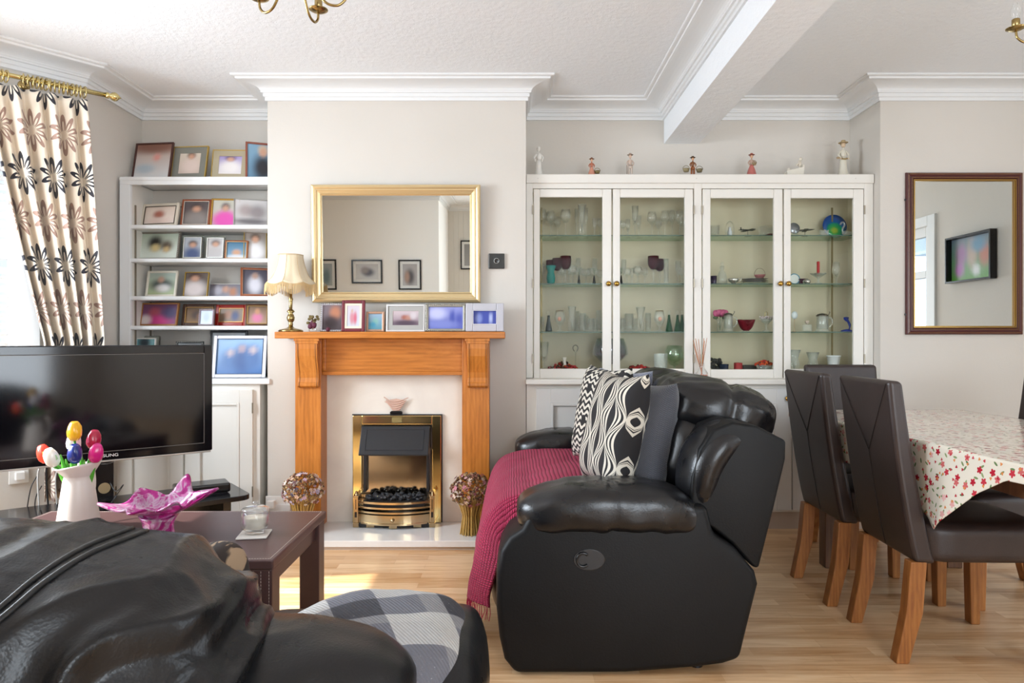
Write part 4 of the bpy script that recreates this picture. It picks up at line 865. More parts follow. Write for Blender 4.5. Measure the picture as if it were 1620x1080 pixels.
b = MB(); b.prism([(-.050, .012), (.045, .012), (.052, .075), (.044, .080), (.038, .062), (-.048, .044), (-.054, .036)], -.025, .025, 'y'); b.prism([(-.05, .0), (-.03, .008), (.03, .008), (.045, .0), (.045, .014), (-.05, .014)], -.02, .02, 'y'); b.build('cot', fm('DAD4C6', .35), rt, bevel=.003)
b = MB(); b.sph((.030, 0, .088), (.013, .012, .02), 10, 8); b.sph((.036, -.003, .115), .011, 10, 8); b.sph((-.035, 0, .052), .010, 8, 6); b.tube(cr([(.03, -.01, .095), (.015, -.012, .085), (.005, -.012, .075)]), .004, 6); b.build('body', fm('D6CCBC', .4), rt, smooth=True)
b = MB(); b.prism([(-.038, .012), (.034, .012), (.0, .004), (-.01, .004)], -.0265, -.0255, 'y'); b.build('pattern_band', fm('A89468', .4), rt)
figure('figurine', 'tallest cream and gold lady figurine at the right end of the cabinet', 1334, .235, ('D2CCBC', 'CEC8B8', 'C8B094', 'A08A68'), 'slim', hat='B8A078', extras=[('sash', 0, 0, 0, '9A8458'), ('bird', -.17, .50, .05, 'A08A68')])
# reed diffuser
rt = thing('reed_diffuser', 'clear reed diffuser bottle with amber liquid and thin reeds on the cabinet ledge', 'reed diffuser', (X(1110, 3.93), 3.93, .867))
b = MB(); b.lathe([(0, 0), (.038, 0), (.040, .006), (.036, .035), (.016, .062), (.014, .088), (.017, .090), (.012, .088), (.012, .062), (.034, .034), (.036, .006), (0, .004)], 24); b.build('bottle', CLEAR, rt, smooth=True)
b = MB(); b.lathe([(0, .005), (.0355, .006), (.034, .024), (0, .024)], 24); b.build('liquid', plain('amber_liquid', 'D0601C', .15), rt, smooth=True)
for k in range(11):
    a = k*2.4; q = .03+.04*((k*7) % 5)/5
    b = MB(); b.tube([(-.006*math.cos(a), -.006*math.sin(a), .008), (q*math.cos(a)*.9, q*math.sin(a)*.5, .215+.02*math.sin(k))], .0016, 6); b.build('reed', fm('B8764A', .7), rt)

# ================================================================ FIREPLACE
HZT = .052
t = thing('hearth', 'pale polished marble hearth slab on the floor before the fire', 'hearth', (-.655, 3.74, 0))
def m_marble(nm, c1, c2, rough=.12):
    M = Mt(nm, c1, rough); v = M.coord(); M.color(M.ramp(M.noise(v, 3, 6, .6, 1), [(.35, c1), (.7, c2)])); return M.m
b = MB(); b.box(-.655, .655, -.205, .186, .018, HZT); b.build('slab', m_marble('hearth_marble', 'DAD7D2', 'E4E2DE'), t, bevel=.003)
b = MB(); b.box(-.645, .645, -.190, .186, 0, .0175); b.build('bedding', plain('mortar_bed', 'C8B8A8', .9), t)
rt = thing('fire_surround', 'honey oak fire surround with scroll corbels and a mantel shelf', 'fireplace surround', (-.665, BRY-.002, HZT+.001))
def LX_(px, s): return (px-810)/s+.665
sF = 1080/3.78
YF = 3.78-BRY
for nm, a0, a1 in (('l', 467, 508), ('r', 731, 774)):
    b = MB(); b.box(LX_(a0, sF), LX_(a1, sF), YF, 0, 0, 1.045); b.build('upright', OAK_V, rt, bevel=.002)
b = MB(); b.box(LX_(508, sF), LX_(731, sF), YF+.045, -.0, .86, 1.045); b.build('header', OAK_H, rt, bevel=.002)
b = MB(); b.box(LX_(508, sF), LX_(731, sF), YF+.030, YF+.06, .842, .862); b.box(LX_(508, sF), LX_(731, sF), YF+.036, YF+.06, .862, .868)
b.box(LX_(508, sF), LX_(513, sF), YF+.030, YF+.06, .868, 1.045); b.build('moulding', OAK_H, rt, bevel=.004)
b = MB(); b.box(-1.295+.665, -.038+.665, 3.72-BRY, 0, 1.046, 1.083); b.build('mantel_shelf', OAK_H, rt, bevel=.004)
for a0, a1 in ((467, 502), (738, 772)):
    x0, x1 = LX_(a0, 290)+.004, LX_(a1, 290)-.002
    prof = [(YF, 1.02), (YF-.055, 1.02), (YF-.056, .99), (YF-.052, .95), (YF-.036, .90), (YF-.022, .86), (YF-.018, .83), (YF-.024, .805), (YF-.030, .80), (YF-.030, .785), (YF-.018, .775), (YF, .775)]
    b = MB(); b.prism(prof, x0, x1, 'x')
    b.box(x0-.006, x1+.006, YF-.058, YF, 1.018, 1.034); b.box(x0-.012, x1+.012, YF-.060, YF, 1.032, 1.0455)
    c = b.build('corbel', OAK_V, rt, bevel=.002)
    for xx in (x0+.010, x1-.010):
        b = MB(); b.tube(cr([(xx, p[0]-.0006, p[1]) for p in prof[1:11]], 3), .0022, 5); b.build('groove', fm('8A5520', .5), c)
# backing panel and electric fire
b = MB(); b.box(-1.057, -.277, 3.900, 3.928, HZT+.001, .91); tag(b.build('fireplace_panel', m_marble('cream_marble', 'D6CEC4', 'E0DACF', .25)), 'cream marble panel set inside the oak fire surround', 'fireplace panel')
fx = (X(558, 3.88)+X(698, 3.88))/2
rt = thing('electric_fire', 'brass framed electric fire with a black hood and coal bed', 'electric fire', (fx, 3.898, HZT+.001)); s = 1080/3.88
def FX(px): return (px-810)/s-fx
def FZ_(py): return EYE+(HZ-py)/s-HZT-.001
W = FX(698); H = FZ_(657)
b = MB(); b.box(-W, -W+.052, -.022, 0, 0, H); b.box(W-.052, W, -.022, 0, 0, H); b.box(-W+.052, W-.052, -.022, 0, H-.052, H); b.build('trim_frame', BRASSP, rt, bevel=.004, seg=3)
b = MB(); b.box(-W-.005, W+.006, -.010, 0, H+.0, H+.006); b.box(W, W+.006, -.012, 0, 0, H); b.build('edge', BLACKM, rt)
b = MB(); b.box(-W+.052, W-.052, -.006, 0, .02, H-.052); b.build('reflector', plain('reflector_steel', 'A39A8C', .12, 1), rt)
b = MB(); b.box(-.028, .028, -.025, -.021, H-.040, H-.010); b.build('badge', fm('D8C88A', .2, .8), rt)
# hood
hx0, hx1 = FX(573), FX(681)
b = MB(); hz1, hz0 = FZ_(673), FZ_(715)
b.prism([(-.022, hz1), (-.034, hz1), (-.118, hz0+.004), (-.118, hz0-.004), (-.105, hz0-.004), (-.022, hz0+.02)], hx0, hx1, 'x'); b.build('hood', BLACKM, rt, bevel=.004)
b = MB()
n_ = Vector((0, -(hz1-hz0), -.084)).normalized()
def hp(u, v): return (hx0+.0+(hx1-hx0)*u, -.0355-.0835*v, hz1-.001-(hz1-hz0-.006)*v)
ptsh = [hp(.09, .12), hp(.92, .12), hp(.92, .85), hp(.09, .85)]
b.tube(ptsh, .0022, 6, closed=True); b.build('raised_line', fm('2C2E36', .4), rt)
b = MB()
for k in range(38): xx = hx0+.06+(hx1-hx0-.12)*k/37; b.box(xx-.0015, xx+.0015, -.100, -.040, hz0-.008, hz0-.004)
b.build('grille', fm('6A6862', .4, .6), rt)
for sx_ in (-1, 1):
    xx = sx_*(hx1-.012)
    b = MB(); b.box(xx-.008, xx+.008, -.045, -.006, .18, hz0+.01); b.build('side_column', BLACKM, rt, bevel=.003)
    xp = sx_*(W-.040)
    b = MB(); b.box(xp-.016, xp+.016, -.120, -.022, .0, .025); b.box(xp-.012, xp+.012, -.116, -.022, .025, .165); b.box(xp-.014, xp+.014, -.118, -.022, .165, .175); b.lathe([(.016, .175), (.010, .185), (.007, .196), (0, .200)], 4, c=(xp, -.10, 0))
    p_ = b.build('post', plain('aged_brass_%d' % sx_, 'BBA27C', .22, 1), rt, bevel=.002)
    b = MB(); b.box(xp-.006, xp+.006, -.1175, -.115, .055, .085); b.box(xp-.002, xp+.002, -.1175, -.115, .1, .155); b.build('inlay', BLACKP, p_)
b = MB()
for k in range(95):
    xx = random.uniform(-.155, .155); yy = random.uniform(-.135, -.03)*(1-.35*(xx/.17)**2); q = random.uniform(.009, .014)
    b.sph((xx, yy, .150+random.uniform(0, .022)+(-yy)*.02), (q*1.2, q, q*.8), 6, 4, f=lambda p, d: p+d*.004*noise.noise(p*200))
tag(b.build('coals', plain('coal', '23252A', .42), rt), kind='stuff')
b = MB(); b.box(-.17, .17, -.11, -.006, .10, .148); b.build('coal_tray', BLACKM, rt)
BR2 = plain('bar_brass', 'C4AE88', .2, 1)
def arc(z, h, dep=.055, th=.008):
    b = MB(); n = 20; xr = W-.05
    def Yf(x): return -.110-dep*(1-(x/xr)**2)
    for (za, zb) in ((z, z+h),):
        for i in range(n):
            xa, xb = -xr+2*xr*i/n, -xr+2*xr*(i+1)/n
            q = [(xa, Yf(xa)), (xb, Yf(xb)), (xb, Yf(xb)+th), (xa, Yf(xa)+th)]; b.prism(q, za, zb, 'z')
    return b
for z_, h_ in ((.135, .012), (.108, .010), (.083, .010)):
    arc(z_, h_).build('bar', BR2, rt, smooth=False, weld=.0001)
arc(.030, .045).build('ash_panel', BR2, rt, weld=.0001)
b = arc(.022, .009, .062, .014)
b.build('lower_rim', BR2, rt, weld=.0001)
b = MB(); b.lathe([(0, 0), (.008, 0), (.011, .005), (.006, .012), (0, .014)], 12, M=Matrix.Translation((0, -.166, .052)) @ Matrix.Rotation(PI/2, 4, 'X')); b.build('knob', BR2, rt, smooth=True)
b = MB(); b.box(-W+.06, W-.06, -.12, -.006, .0, .028); b.build('base', BLACKM, rt)
for x_ in (-.13, 0, .13):
    b = MB(); yy = -.150 if x_ == 0 else -.122; b.prism([(x_-.022, yy), (x_+.022, yy), (x_+.018, yy+.03), (x_-.018, yy+.03)], 0, .022, 'z'); b.build('foot', BR2, rt, bevel=.002)
# fan ornament on the fire
rt = thing('fan_ornament', 'shell-like fan ornament on a black base standing on top of the electric fire', 'ornament', (X(627, 3.885), 3.885, HZT+.001+H+.0075))
b = MB(); b.box(-.035, .035, -.010, .010, 0, .014); b.box(-.030, .030, -.009, .009, .014, .018); b.build('base', BLACKP, rt, bevel=.002)
b = MB()
for k in range(5):
    z_ = .020+k*.013; wd = .026+.011*k
    b.tube(cr([(-wd, -.004, z_+.010+.004*k), (-wd*.4, -.006, z_+.002), (wd*.3, -.006, z_+.004), (wd, -.004, z_+.014+.002*k)]), [.003]*18+[.002], 7)
b.prism([(-.018, .018), (.018, .018), (.055, .074), (.03, .082), (.0, .088), (-.035, .082), (-.068, .070), (-.05, .060)], -.003, .002, 'y')
b.build('shell', plain('pink_beige_shell', 'C9A898', .25), rt, smooth=False, bevel=.001)
# dried flower bunches
def bunch(name, label, x, y, z, cols, seed):
    rt = thing(name, label, 'dried flowers', (x, y, z)); rnd = random.Random(seed)
    b = MB()
    for k in range(64):
        a = k*2.39996; q = math.sqrt(k/64)
        b.tube([(.060*q*math.cos(a), .055*q*math.sin(a), 0), (.044*q*math.cos(a), .040*q*math.sin(a), .10), (.075*q*math.cos(a), .07*q*math.sin(a), .19)], .0036, 5)
    b.build('stems', m_wood('straw_%d' % seed, '8A6A2A', 'B8924A', 'CDAE6A', (60, 60, 8), .7), rt)
    b = MB(); cells = []
    for k in range(420):
        zz_ = rnd.uniform(-.75, 1); a = rnd.uniform(0, 2*PI); q = math.sqrt(1-zz_*zz_); d = Vector((q*math.cos(a), q*math.sin(a), zz_))
        jr = 1+.14*noise.noise(d*3+Vector((seed, 0, 0)))+rnd.uniform(-.04, .04); c = Vector((d.x*.103*jr, d.y*.095*jr, .235+d.z*.085*jr)); big = rnd.random() < .22
        if big:
            r = rnd.uniform(.010, .016); col = lin(rnd.choice(cols)); u = d.orthogonal().normalized(); v = d.cross(u)
            for j in range(6):
                e = u*math.cos(j*PI/3)+v*math.sin(j*PI/3)
                p0 = c+d*.004; b.bm.faces.new([b.bm.verts.new(p) for p in (p0, p0+e*r*.6+d.cross(e)*r*.35, p0+e*r+d*.004, p0+e*r*.6-d.cross(e)*r*.35)]); cells.append((4, col))
        else:
            r = rnd.uniform(.004, .008); col = lin(rnd.choice(('7E5E3C', '9A764C', '5E442C', 'A8885A', '8A5A4C')))
            nb = len(b.bm.verts); b.sph(c, r, 6, 4, f=lambda p, dd: p+dd*rnd.uniform(-.002, .003)); cells.append((len(b.bm.verts)-nb, col))
    o = b.build('flower_heads', TINT, rt, normals=False); ca = o.data.color_attributes.new('Col', 'FLOAT_COLOR', 'POINT'); i = 0
    for n, col in cells:
        for _ in range(n): ca.data[i].color = (*col, 1); i += 1
    o['kind'] = 'stuff'
bunch('dried_flower_bunch', 'tied bunch of dried lilac and cream flowers left of the fire', X(479, 3.66), 3.66, HZT+.001, ('A8A0B8', 'C8B0B0', 'D8CCC0', 'B89AA8', 'C9A58C'), 3)
bunch('dried_flower_bunch', 'tied bunch of dried dusky pink flowers right of the fire', X(745, 3.66), 3.66, HZT+.001, ('B87A86', 'C49A98', '9A5A62', 'D0B8A8', '8A7A52'), 5)

# ================================================================ MANTEL ITEMS
MZ = HZT+.001+1.083+.0005
gm = 'photo frames along the mantel shelf'; YM = 3.83
pf('pearly beaded frame with a dark sunset photo half hidden behind the maroon frame', 507, 546, 480, 0, YM+.035, .010, 'C9C6CC', MZ, style='beads', bg=('7A6A70', '4E4448'), blobs=[(.6, .7, .3, .3, 'B87A5C'), (.4, .3, .4, .3, '3C3036')], tilt=.12, group=gm)
pf('maroon frame with a cream mount, tallest on the mantel', 540, 577, 475, 0, YM-.01, .018, '6A1826', MZ, rough=.5, mount='DED2BE', mt=.012, bg=('C9BEC8', 'BFC4CE'), blobs=[(.4, .4, .2, .35, 'C4848E'), (.65, .4, .15, .35, 'C46478'), (.4, .75, .1, .1, 'C0A090')], tilt=.1, group=gm)
pf('small ornate bronze frame with a blue green photo, lowest on the mantel', 579, 608, 493, 0, YM+.01, .013, 'B08A72', MZ, metal=.3, rough=.35, bg=('8FA8BC', '4E8A9A'), blobs=[(.5, .5, .25, .25, '7AA8A0'), (.3, .3, .3, .2, '3E8AA4')], tilt=.1, style=None, group=gm)
pf('white frame with a grey mount and a group photo, centre of the mantel', 611, 672, 482, 0, YM, .006, 'E2E0DE', MZ, mount='A3A29E', mt=.030, inner='D8D8D8', bg=('C4B4B8', '7E6A78'), blobs=[(.45, .55, .14, .2, '9A5A4C'), (.6, .5, .12, .25, 'B08070'), (.5, .15, .6, .25, '4A3A4A'), (.8, .7, .15, .3, 'C8C0C4')], tilt=.1, group=gm)
pf('wide patterned silver frame with a violet blue photo on the mantel', 673, 737, 481, 0, YM, .017, '9A978C', MZ, metal=.6, style='beads', bg=('8A90CC', '5A66B4'), blobs=[(.25, .7, .3, .3, 'B8BCE0'), (.7, .5, .1, .4, '3E4CA4'), (.9, .4, .1, .4, '4450A8'), (.4, .2, .5, .2, '7480C4')], tilt=.1, group=gm)
pf('thick pale grey block frame with a deep blue photo, rightmost on the mantel', 737, 797, 480, 0, YM-.005, .040, 'B6B5BC', MZ, thick=.03, rough=.3, inner='D8D8DC', bg=('3446A0', '2E409A'), blobs=[(.25, .45, .15, .4, '7C8CC8'), (.75, .45, .08, .45, 'A8B4DC')], tilt=.08, group=gm)
rt = thing('dried_rose_posy', 'small posy of dried maroon roses with brown leaves in a tiny vase on the mantel', 'dried flowers', (X(495, 3.80), 3.80, MZ))
b = MB(); b.lathe([(0, 0), (.018, 0), (.024, .012), (.016, .028), (.018, .032), (.014, .032), (0, .01)], 16); b.build('vase', CLEAR, rt, smooth=True)
b = MB()
for c in ((-.008, -.02, .030), (.012, -.018, .036), (.0, -.005, .046)): b.sph(c, (.014, .012, .016), 9, 7, f=lambda p, d: p+d*.004*noise.noise(p*150))
b.build('roses', plain('dried_rose_petal', '5A2036', .7), rt, smooth=True)
b = MB()
for k in range(16): a = k*2.4; b.sph((.025*math.cos(a)*(k/16)**.5*1.3, .015*math.sin(a), .062+.022*math.sin(k)), (.010, .006, .009), 6, 4, f=lambda p, d: p+d*.004*noise.noise(p*190))
b.build('leaves', plain('dried_leaf', '6A5A34', .8), rt)
b = MB(); b.sph((0, 0, .012), (.013, .011, .013), 9, 7, f=lambda p, d: p+d*.004*noise.noise(p*170)); tag(b.build('dried_rose', bpy.data.materials['dried_rose_petal'], loc=(X(519, 3.775), 3.775, MZ), smooth=True), 'single dried maroon rose head lying before the beaded frame', 'dried flower')
# table lamp
rt = thing('table_lamp', 'brass table lamp with a fringed cream scalloped shade on the left of the mantel', 'lamp', (X(460, 3.80), 3.80, MZ))
b = MB(); b.lathe([(0, 0), (.066, 0), (.068, .006), (.060, .012), (.048, .015), (.020, .022), (.012, .030), (0, .030)], 32); b.build('base', ANTBRASS, rt, smooth=True)
b = MB(); b.lathe([(0, .028), (.011, .030), (.013, .046), (.010, .05), (.019, .062), (.022, .078), (.016, .095), (.010, .102), (.022, .112), (.018, .118), (.009, .126), (.010, .17), (.013, .182), (.009, .19), (.008, .235), (0, .24)], 20); b.build('stem', ANTBRASS, rt, smooth=True)
M_ = Mt('cream_lampshade', 'E2D2B4', .8); M_.set('Transmission Weight', .0); M_.set('Subsurface Weight', .15); M_.set('Subsurface Radius', (.02, .015, .01)); SHADE = M_.m
def shade(u, v):
    a = 2*PI*u; k = v; r = .068+.052*k**1.7+.018*max(0, (k-.7)/.3)**2*1.0
    sc8 = abs(math.cos(4*a)); r *= 1-.035*(1-sc8)*1.0
    z = .425-.155*k-.014*sc8*(k**3)*0-(1-abs(math.sin(4*a)))*0
    z -= .012*k**4*abs(math.sin(4*a))
    return Vector((r*math.cos(a), r*math.sin(a), z))
b = MB(); b.grid(96, 14, shade); b.build('lamp_shade', SHADE, rt, smooth=True, solid=.0015)
b = MB()
for k in range(8):
    a0 = (k+.0)*PI/4; b.tube([shade(a0/(2*PI), j/10)*1.0+Vector((math.cos(a0), math.sin(a0), 0))*.001 for j in range(11)], .0012, 5)
b.tube([shade(j/48, 0)+Vector((0, 0, .001)) for j in range(48)], .002, 6, closed=True); b.build('shade_ribs', plain('shade_braid', 'C8AC80', .8), rt)
FR = plain('fringe_thread', 'DCC08E', .8); b = MB()
for k in range(220):
    p = shade(k/220, 1); l = .042+.014*abs(math.sin(4*2*PI*k/220)); dx = random.uniform(-.002, .002); dr = Vector((p.x, p.y, 0)).normalized()
    b.tube([p+dr*.001, p+dr*.003+Vector((dx, 0, -l*.6)), p+dr*.002+Vector((dx*1.5, 0, -l))], .0013, 4, cap=False)
tag(b.build('fringe', FR, rt), kind='stuff')
b = MB(); b.tube([(0, .0, .24), (0, 0, .30)], .012, 10); b.sph((0, 0, .33), (.022, .022, .032), 12, 8); b.build('bulb', fm('EDE8DA', .3), rt, smooth=True)
# gold mirror
def moulded(name, label, x0, x1, z0, z1, y, prof, m, glass, loc_extra=(0, 0, 0), lean=0):
    """frame with mitred profile; prof=(inset, out)"""
    w, h = x1-x0, z1-z0
    rt = thing(name, label, 'mirror', ((x0+x1)/2, y, z0)); rt.rotation_euler = (lean, 0, 0)
    b = MB(); rings = []
    for i, o in prof:
        rings.append([b.bm.verts.new(p) for p in ((-w/2+i, -o, i), (w/2-i, -o, i), (w/2-i, -o, h-i), (-w/2+i, -o, h-i))])
    for A, B in zip(rings, rings[1:]):
        for k in range(4): b.bm.faces.new((A[k], A[(k+1) % 4], B[(k+1) % 4], B[k]))
    f = b.build('frame', m, rt)
    i = prof[-1][0]; b = MB(); b.quad([(-w/2+i-.003, -prof[-1][1]-.0005, i-.003), (w/2-i+.003, -prof[-1][1]-.0005, i-.003), (w/2-i+.003, -prof[-1][1]-.0005, h-i+.003), (-w/2+i-.003, -prof[-1][1]-.0005, h-i+.003)])
    b.build('glass', glass, rt, normals=True); return rt, w, h
s = 1080/3.895
def PX(px, s_=s): return (px-810)/s_
def PZ(py, s_=s): return EYE+(HZ-py)/s_
rt, w_, h_ = moulded('wall_mirror', 'wide gold framed mirror on the chimney breast above the mantel', PX(493), PX(760), PZ(478), PZ(292.5), 3.925,
    [(0, 0), (0, .020), (.006, .030), (.016, .034), (.024, .030), (.030, .024), (.034, .025), (.038, .022), (.048, .018), (.052, .020), (.055, .016), (.060, .012), (.060, .008)], GOLD, MIRROR, lean=.040)
b = MB(); ring(b, w_-.056, h_-.056, .003, -.0295, -.024, .028); b.build('inner_bead', fm('F0DCB0', .3, .5), rt)
# dark framed mirror at right
s = 1080/3.915
M_ = Mt('beaded_mahogany', '4E2422', .3); MAH = M_.m
rt, w_, h_ = moulded('wall_mirror', 'upright dark mahogany and gilt beaded mirror on the right wall section', PX(1437), PX(1622), PZ(529), PZ(271.5), 3.928,
    [(0, 0), (0, .012), (.004, .020), (.014, .024), (.022, .018), (.034, .020), (.036, .022), (.040, .014), (.048, .010), (.050, .006)], MAH, MIRROR)
b = MB(); ring(b, w_-.080, h_-.080, .004, -.020, -.014, .040); ring(b, w_-.092, h_-.092, .003, -.016, -.009, .046); b.build('gilt_edge', fm('B8924E', .3, .8), rt)
b = MB()
for i_ in (.010, .030):
    n1 = int((w_-2*i_)/.0085); n2 = int((h_-2*i_)/.0085)
    for k in range(n1+1):
        for z_ in (i_, h_-i_): b.sph((-w_/2+i_+(w_-2*i_)*k/n1, -.0225, z_), .0026, 5, 4)
    for k in range(n2+1):
        for x_ in (-w_/2+i_, w_/2-i_): b.sph((x_, -.0225, i_+(h_-2*i_)*k/n2), .0026, 5, 4)
b.build('beading', fm('A07E50', .35, .7), rt)
for z_ in (.115, h_-.155):
    b = MB(); b.box(-w_/2-.006, -w_/2, -.012, -.004, z_-.005, z_+.005); b.build('side_catch', BLACKM, rt)
# thermostat
rt = thing('thermostat', 'small square dark thermostat on the wall right of the gold mirror', 'thermostat', (X(785.5, 3.92), BRY-.001, Z(425, 3.92)))
b = MB(); b.box(-.046, .046, -.012, 0, 0, .088); b.build('case', plain('dark_mirror_plastic', '3A3C3C', .12), rt, bevel=.004)
b = MB(); b.lathe([(0, 0), (.014, 0), (.014, .005), (.011, .006), (0, .006)], 24, M=Matrix.Translation((.0, -.012, .045)) @ Matrix.Rotation(PI/2, 4, 'X')); b.build('dial', BLACKP, rt, smooth=True)
b = MB(); b.tube([(.014*math.cos(a), -.0165, .045+.014*math.sin(a)) for a in [k*PI/12 for k in range(24)]], .0014, 6, closed=True); b.build('dial_ring', fm('B8B8B4', .3, .7), rt)
# sockets by the hearth
rt = thing('wall_socket', 'white double wall socket with a plugged cable left of the fire', 'socket', (X(440, 3.92), BRY-.001, Z(808, 3.92)))
b = MB(); b.box(-.072, .072, -.010, 0, 0, .086); b.build('plate', WPLAST, rt, bevel=.003)
b = MB(); b.box(-.055, -.012, -.045, -.010, .02, .065); b.build('plug', WPLAST, rt, bevel=.004)
b = MB(); b.tube(cr([(-.03, -.045, .03), (-.05, -.07, .0), (-.10, -.06, .03), (-.14, -.03, .01)]), .003, 6); b.build('cable', WPLAST, rt, smooth=True)
# pictures on the wall behind the camera, seen in the gold mirror
def wallpic(name, label, x, z, w, h, y, rz, frame, mount, bg, blobs, group=None, ft=.018, mt=.035, th=.02):
    rt = thing(name, label, 'picture', (x, y, z), rz, group)
    b = MB(); ring(b, w, h, ft, -th, 0); b.build('frame', frame, rt, bevel=.002)
    b = MB(); b.box(-w/2+ft, w/2-ft, -.006, -.001, ft, h-ft); b.build('mount', mount, rt)
    iw, ih = w-2*ft-2*mt, h-2*ft-2*mt
    print_mesh(iw, ih, -.0075, ft+mt, bg, blobs, 'photo', rt); return rt
gw = None; WM = fm('E4E4E2', .6)
wallpic('framed_picture', 'landscape black framed photo with a white mount, middle one reflected in the gold mirror', -1.845, 1.415, .39, .30, -.898, PI, BLACKP, WM, ('B8B4B4', 'C8C8C8'), [(.45, .45, .3, .3, '4A4650'), (.6, .6, .2, .25, '8A7E7A')])
wallpic('framed_picture', 'portrait black framed photo with a white mount, right one reflected in the gold mirror', -1.30, 1.335, .29, .38, -.898, PI, BLACKP, WM, ('A8A4A4', 'B8B4B4'), [(.5, .4, .35, .4, '4A464A'), (.7, .4, .2, .3, 'A88878')])
wallpic('framed_picture', 'black framed photo cut off at the left edge of the gold mirror', -2.36, 1.335, .25, .385, -.898, PI, BLACKP, WM, ('9AA4A8', 'A8B0B0'), [(.5, .4, .35, .4, '6A8088')])
wallpic('framed_picture', 'low black framed picture whose top edge shows at the bottom of the gold mirror', -1.86, .93, .31, .30, -.898, PI, BLACKP, WM, ('C8C8C8', 'D0D0D0'), [])
wallpic('framed_picture', 'dark framed print on the boarded wall at the right edge of the gold mirror', -.60, 1.62, .30, .42, -2.198, PI, BLACKP, WM, ('8A8A8A', '9A9A9A'), [])
rt = wallpic('photo_collage', 'black edged colourful collage picture reflected in the dark framed mirror', RX-.002, 1.49, .50, .35, 2.81, -PI/2, BLACKP, fm('3A3A3A', .6), ('6A7A8A', '5E9A3A'), [(.2, .55, .15, .3, 'B8705A'), (.5, .6, .12, .4, 'B8A090'), (.75, .6, .15, .3, '9A6A9A'), (.8, .25, .12, .2, 'B06AB0'), (.4, .2, .1, .15, 'D8D8D8'), (.35, .8, .2, .2, '5A8AA8')], ft=.015, mt=.004, th=.05)
rt.location = (RX-.002, 2.81, 1.52)

# ================================================================ CURTAIN AND POLE
def m_curtain():
    M = Mt('floral_curtain_fabric', 'E6D9C6', .85, sheen=.2); u, v, _ = M.uv()
    U = u*3.0+.2; Vv = v*9.2+.62          # cell size about .18 m
    rowi = Vv.floor(); par = rowi._op('FLOORED_MODULO', 2)
    U2 = U+par*.5; cu = U2.frac()-.5; cv = Vv.frac()-.5
    cu = cu*1.0; cv = cv*1.0; r = (cu*cu+cv*cv).sqrt(); th = cv.atan2(cu)
    n = 10; wv = ((th*(n/(2*PI))).frac()-.5)*(2*PI/n)
    d = r*wv.sin(); al = r*wv.cos()
    pet = (((al-.28)/.19)*((al-.28)/.19)+(d/.062)*(d/.062)).lt(1)
    inn = (((al-.20)/.12)*((al-.20)/.12)+(d/.024)*(d/.024)).lt(1)
    msk = pet*(1-inn)
    mod = (rowi._op('FLOORED_MODULO', 2)).lt(.5)
    fc = M.mix(mod, '9C7E70', '1E1D26')
    weave = M.noise(M.coord('Object', (1, 1, 1)), 250, 2)
    base = M.mix(V_(M.nt, weave)*.4, 'E8DCCA', 'DCCEBA')
    M.color(M.mix(msk, base, fc)); M.bump(weave, .1, .002); return M.m
d_sp = (SB-SA).normalized()
c0 = Vector((-2.155, 3.60)); cdir = Vector((-.75, -.66)).normalized(); nrm = Vector((-cdir.y, cdir.x)); nrm = nrm if nrm.x > 0 else -nrm
root = thing('curtain', 'cream curtain with brown and black daisy flowers gathered at the right of the bay window', 'curtain', (c0.x, c0.y, 0))
def curt(u, v):
    z = 2.335-v*2.05; spread = .42-.30*min(v, .62)**1.3
    off = .075-.12*min(v, .6)
    s_ = off+(spread)*u; ph = u*2*PI*6.1+.9*math.sin(v*2.4+u*7)+.8*math.sin(u*11+2)
    amp = (.030+.022*v)*(1 if v > .035 else .75)+.012*math.sin(v*4+u*20)
    if v < .03: amp *= .8
    q = amp*(math.sin(ph)+.25*math.sin(2*ph+1))
    p = Vector((cdir.x*s_+nrm.x*q, cdir.y*s_+nrm.y*q)); return Vector((p.x-.035*(v)*0, p.y, z))
b = MB(); b.grid(200, 70, curt); b.build('drape', m_curtain(), root, smooth=True, solid=.002)
root = thing('curtain_pole', 'brass curtain pole with ball finial and a crowd of rings above the daisy curtain', 'curtain pole', (c0.x, c0.y, 2.385))
a0 = math.atan2(cdir.y, cdir.x)
b = MB(); b.tube([(-cdir.x*.02, -cdir.y*.02, 0), (cdir.x*.95, cdir.y*.95, 0)], .0125, 12); b.build('rod', plain('pole_brass', 'D6C48A', .18, 1), root, smooth=True)
b = MB(); Mf = Matrix.Translation((-cdir.x*.02, -cdir.y*.02, 0)) @ Vector((-cdir.x, -cdir.y, 0)).to_track_quat('Z', 'Y').to_matrix().to_4x4()
b.lathe([(0, -.01), (.016, -.008), (.016, .004), (.011, .010), (.020, .020), (.024, .032), (.020, .044), (.010, .053), (.005, .058), (0, .066)], 18, M=Mf); b.build('finial', bpy.data.materials['pole_brass'], root, smooth=True)
for k in range(17):
    s_ = .085+.0185*k+(.05 if k > 14 else 0); c = Vector((cdir.x*s_, cdir.y*s_, -.009)); b = MB(); tl = random.uniform(-.25, .25)
    e1 = (Vector((nrm.x, nrm.y, 0))+Vector((cdir.x, cdir.y, 0))*tl).normalized(); e2 = Vector((0, 0, 1))
    b.tube([c+e1*.029*math.cos(a)+e2*.029*math.sin(a) for a in [j*PI/10 for j in range(20)]], .0036, 6, closed=True); b.build('ring', bpy.data.materials['pole_brass'], root, smooth=True)
b = MB(); p0 = Vector((cdir.x*.33, cdir.y*.33, 0)); wn = Vector((-nrm.x, -nrm.y, 0)); b.tube([p0, p0+wn*.10], .007, 8); b.lathe([(0, 0), (.028, 0), (.026, .008), (0, .010)], 16, M=Matrix.Translation(p0+wn*.125) @ (-wn).to_track_quat('Z', 'Y').to_matrix().to_4x4()); b.build('bracket', ANTBRASS, root, smooth=True)

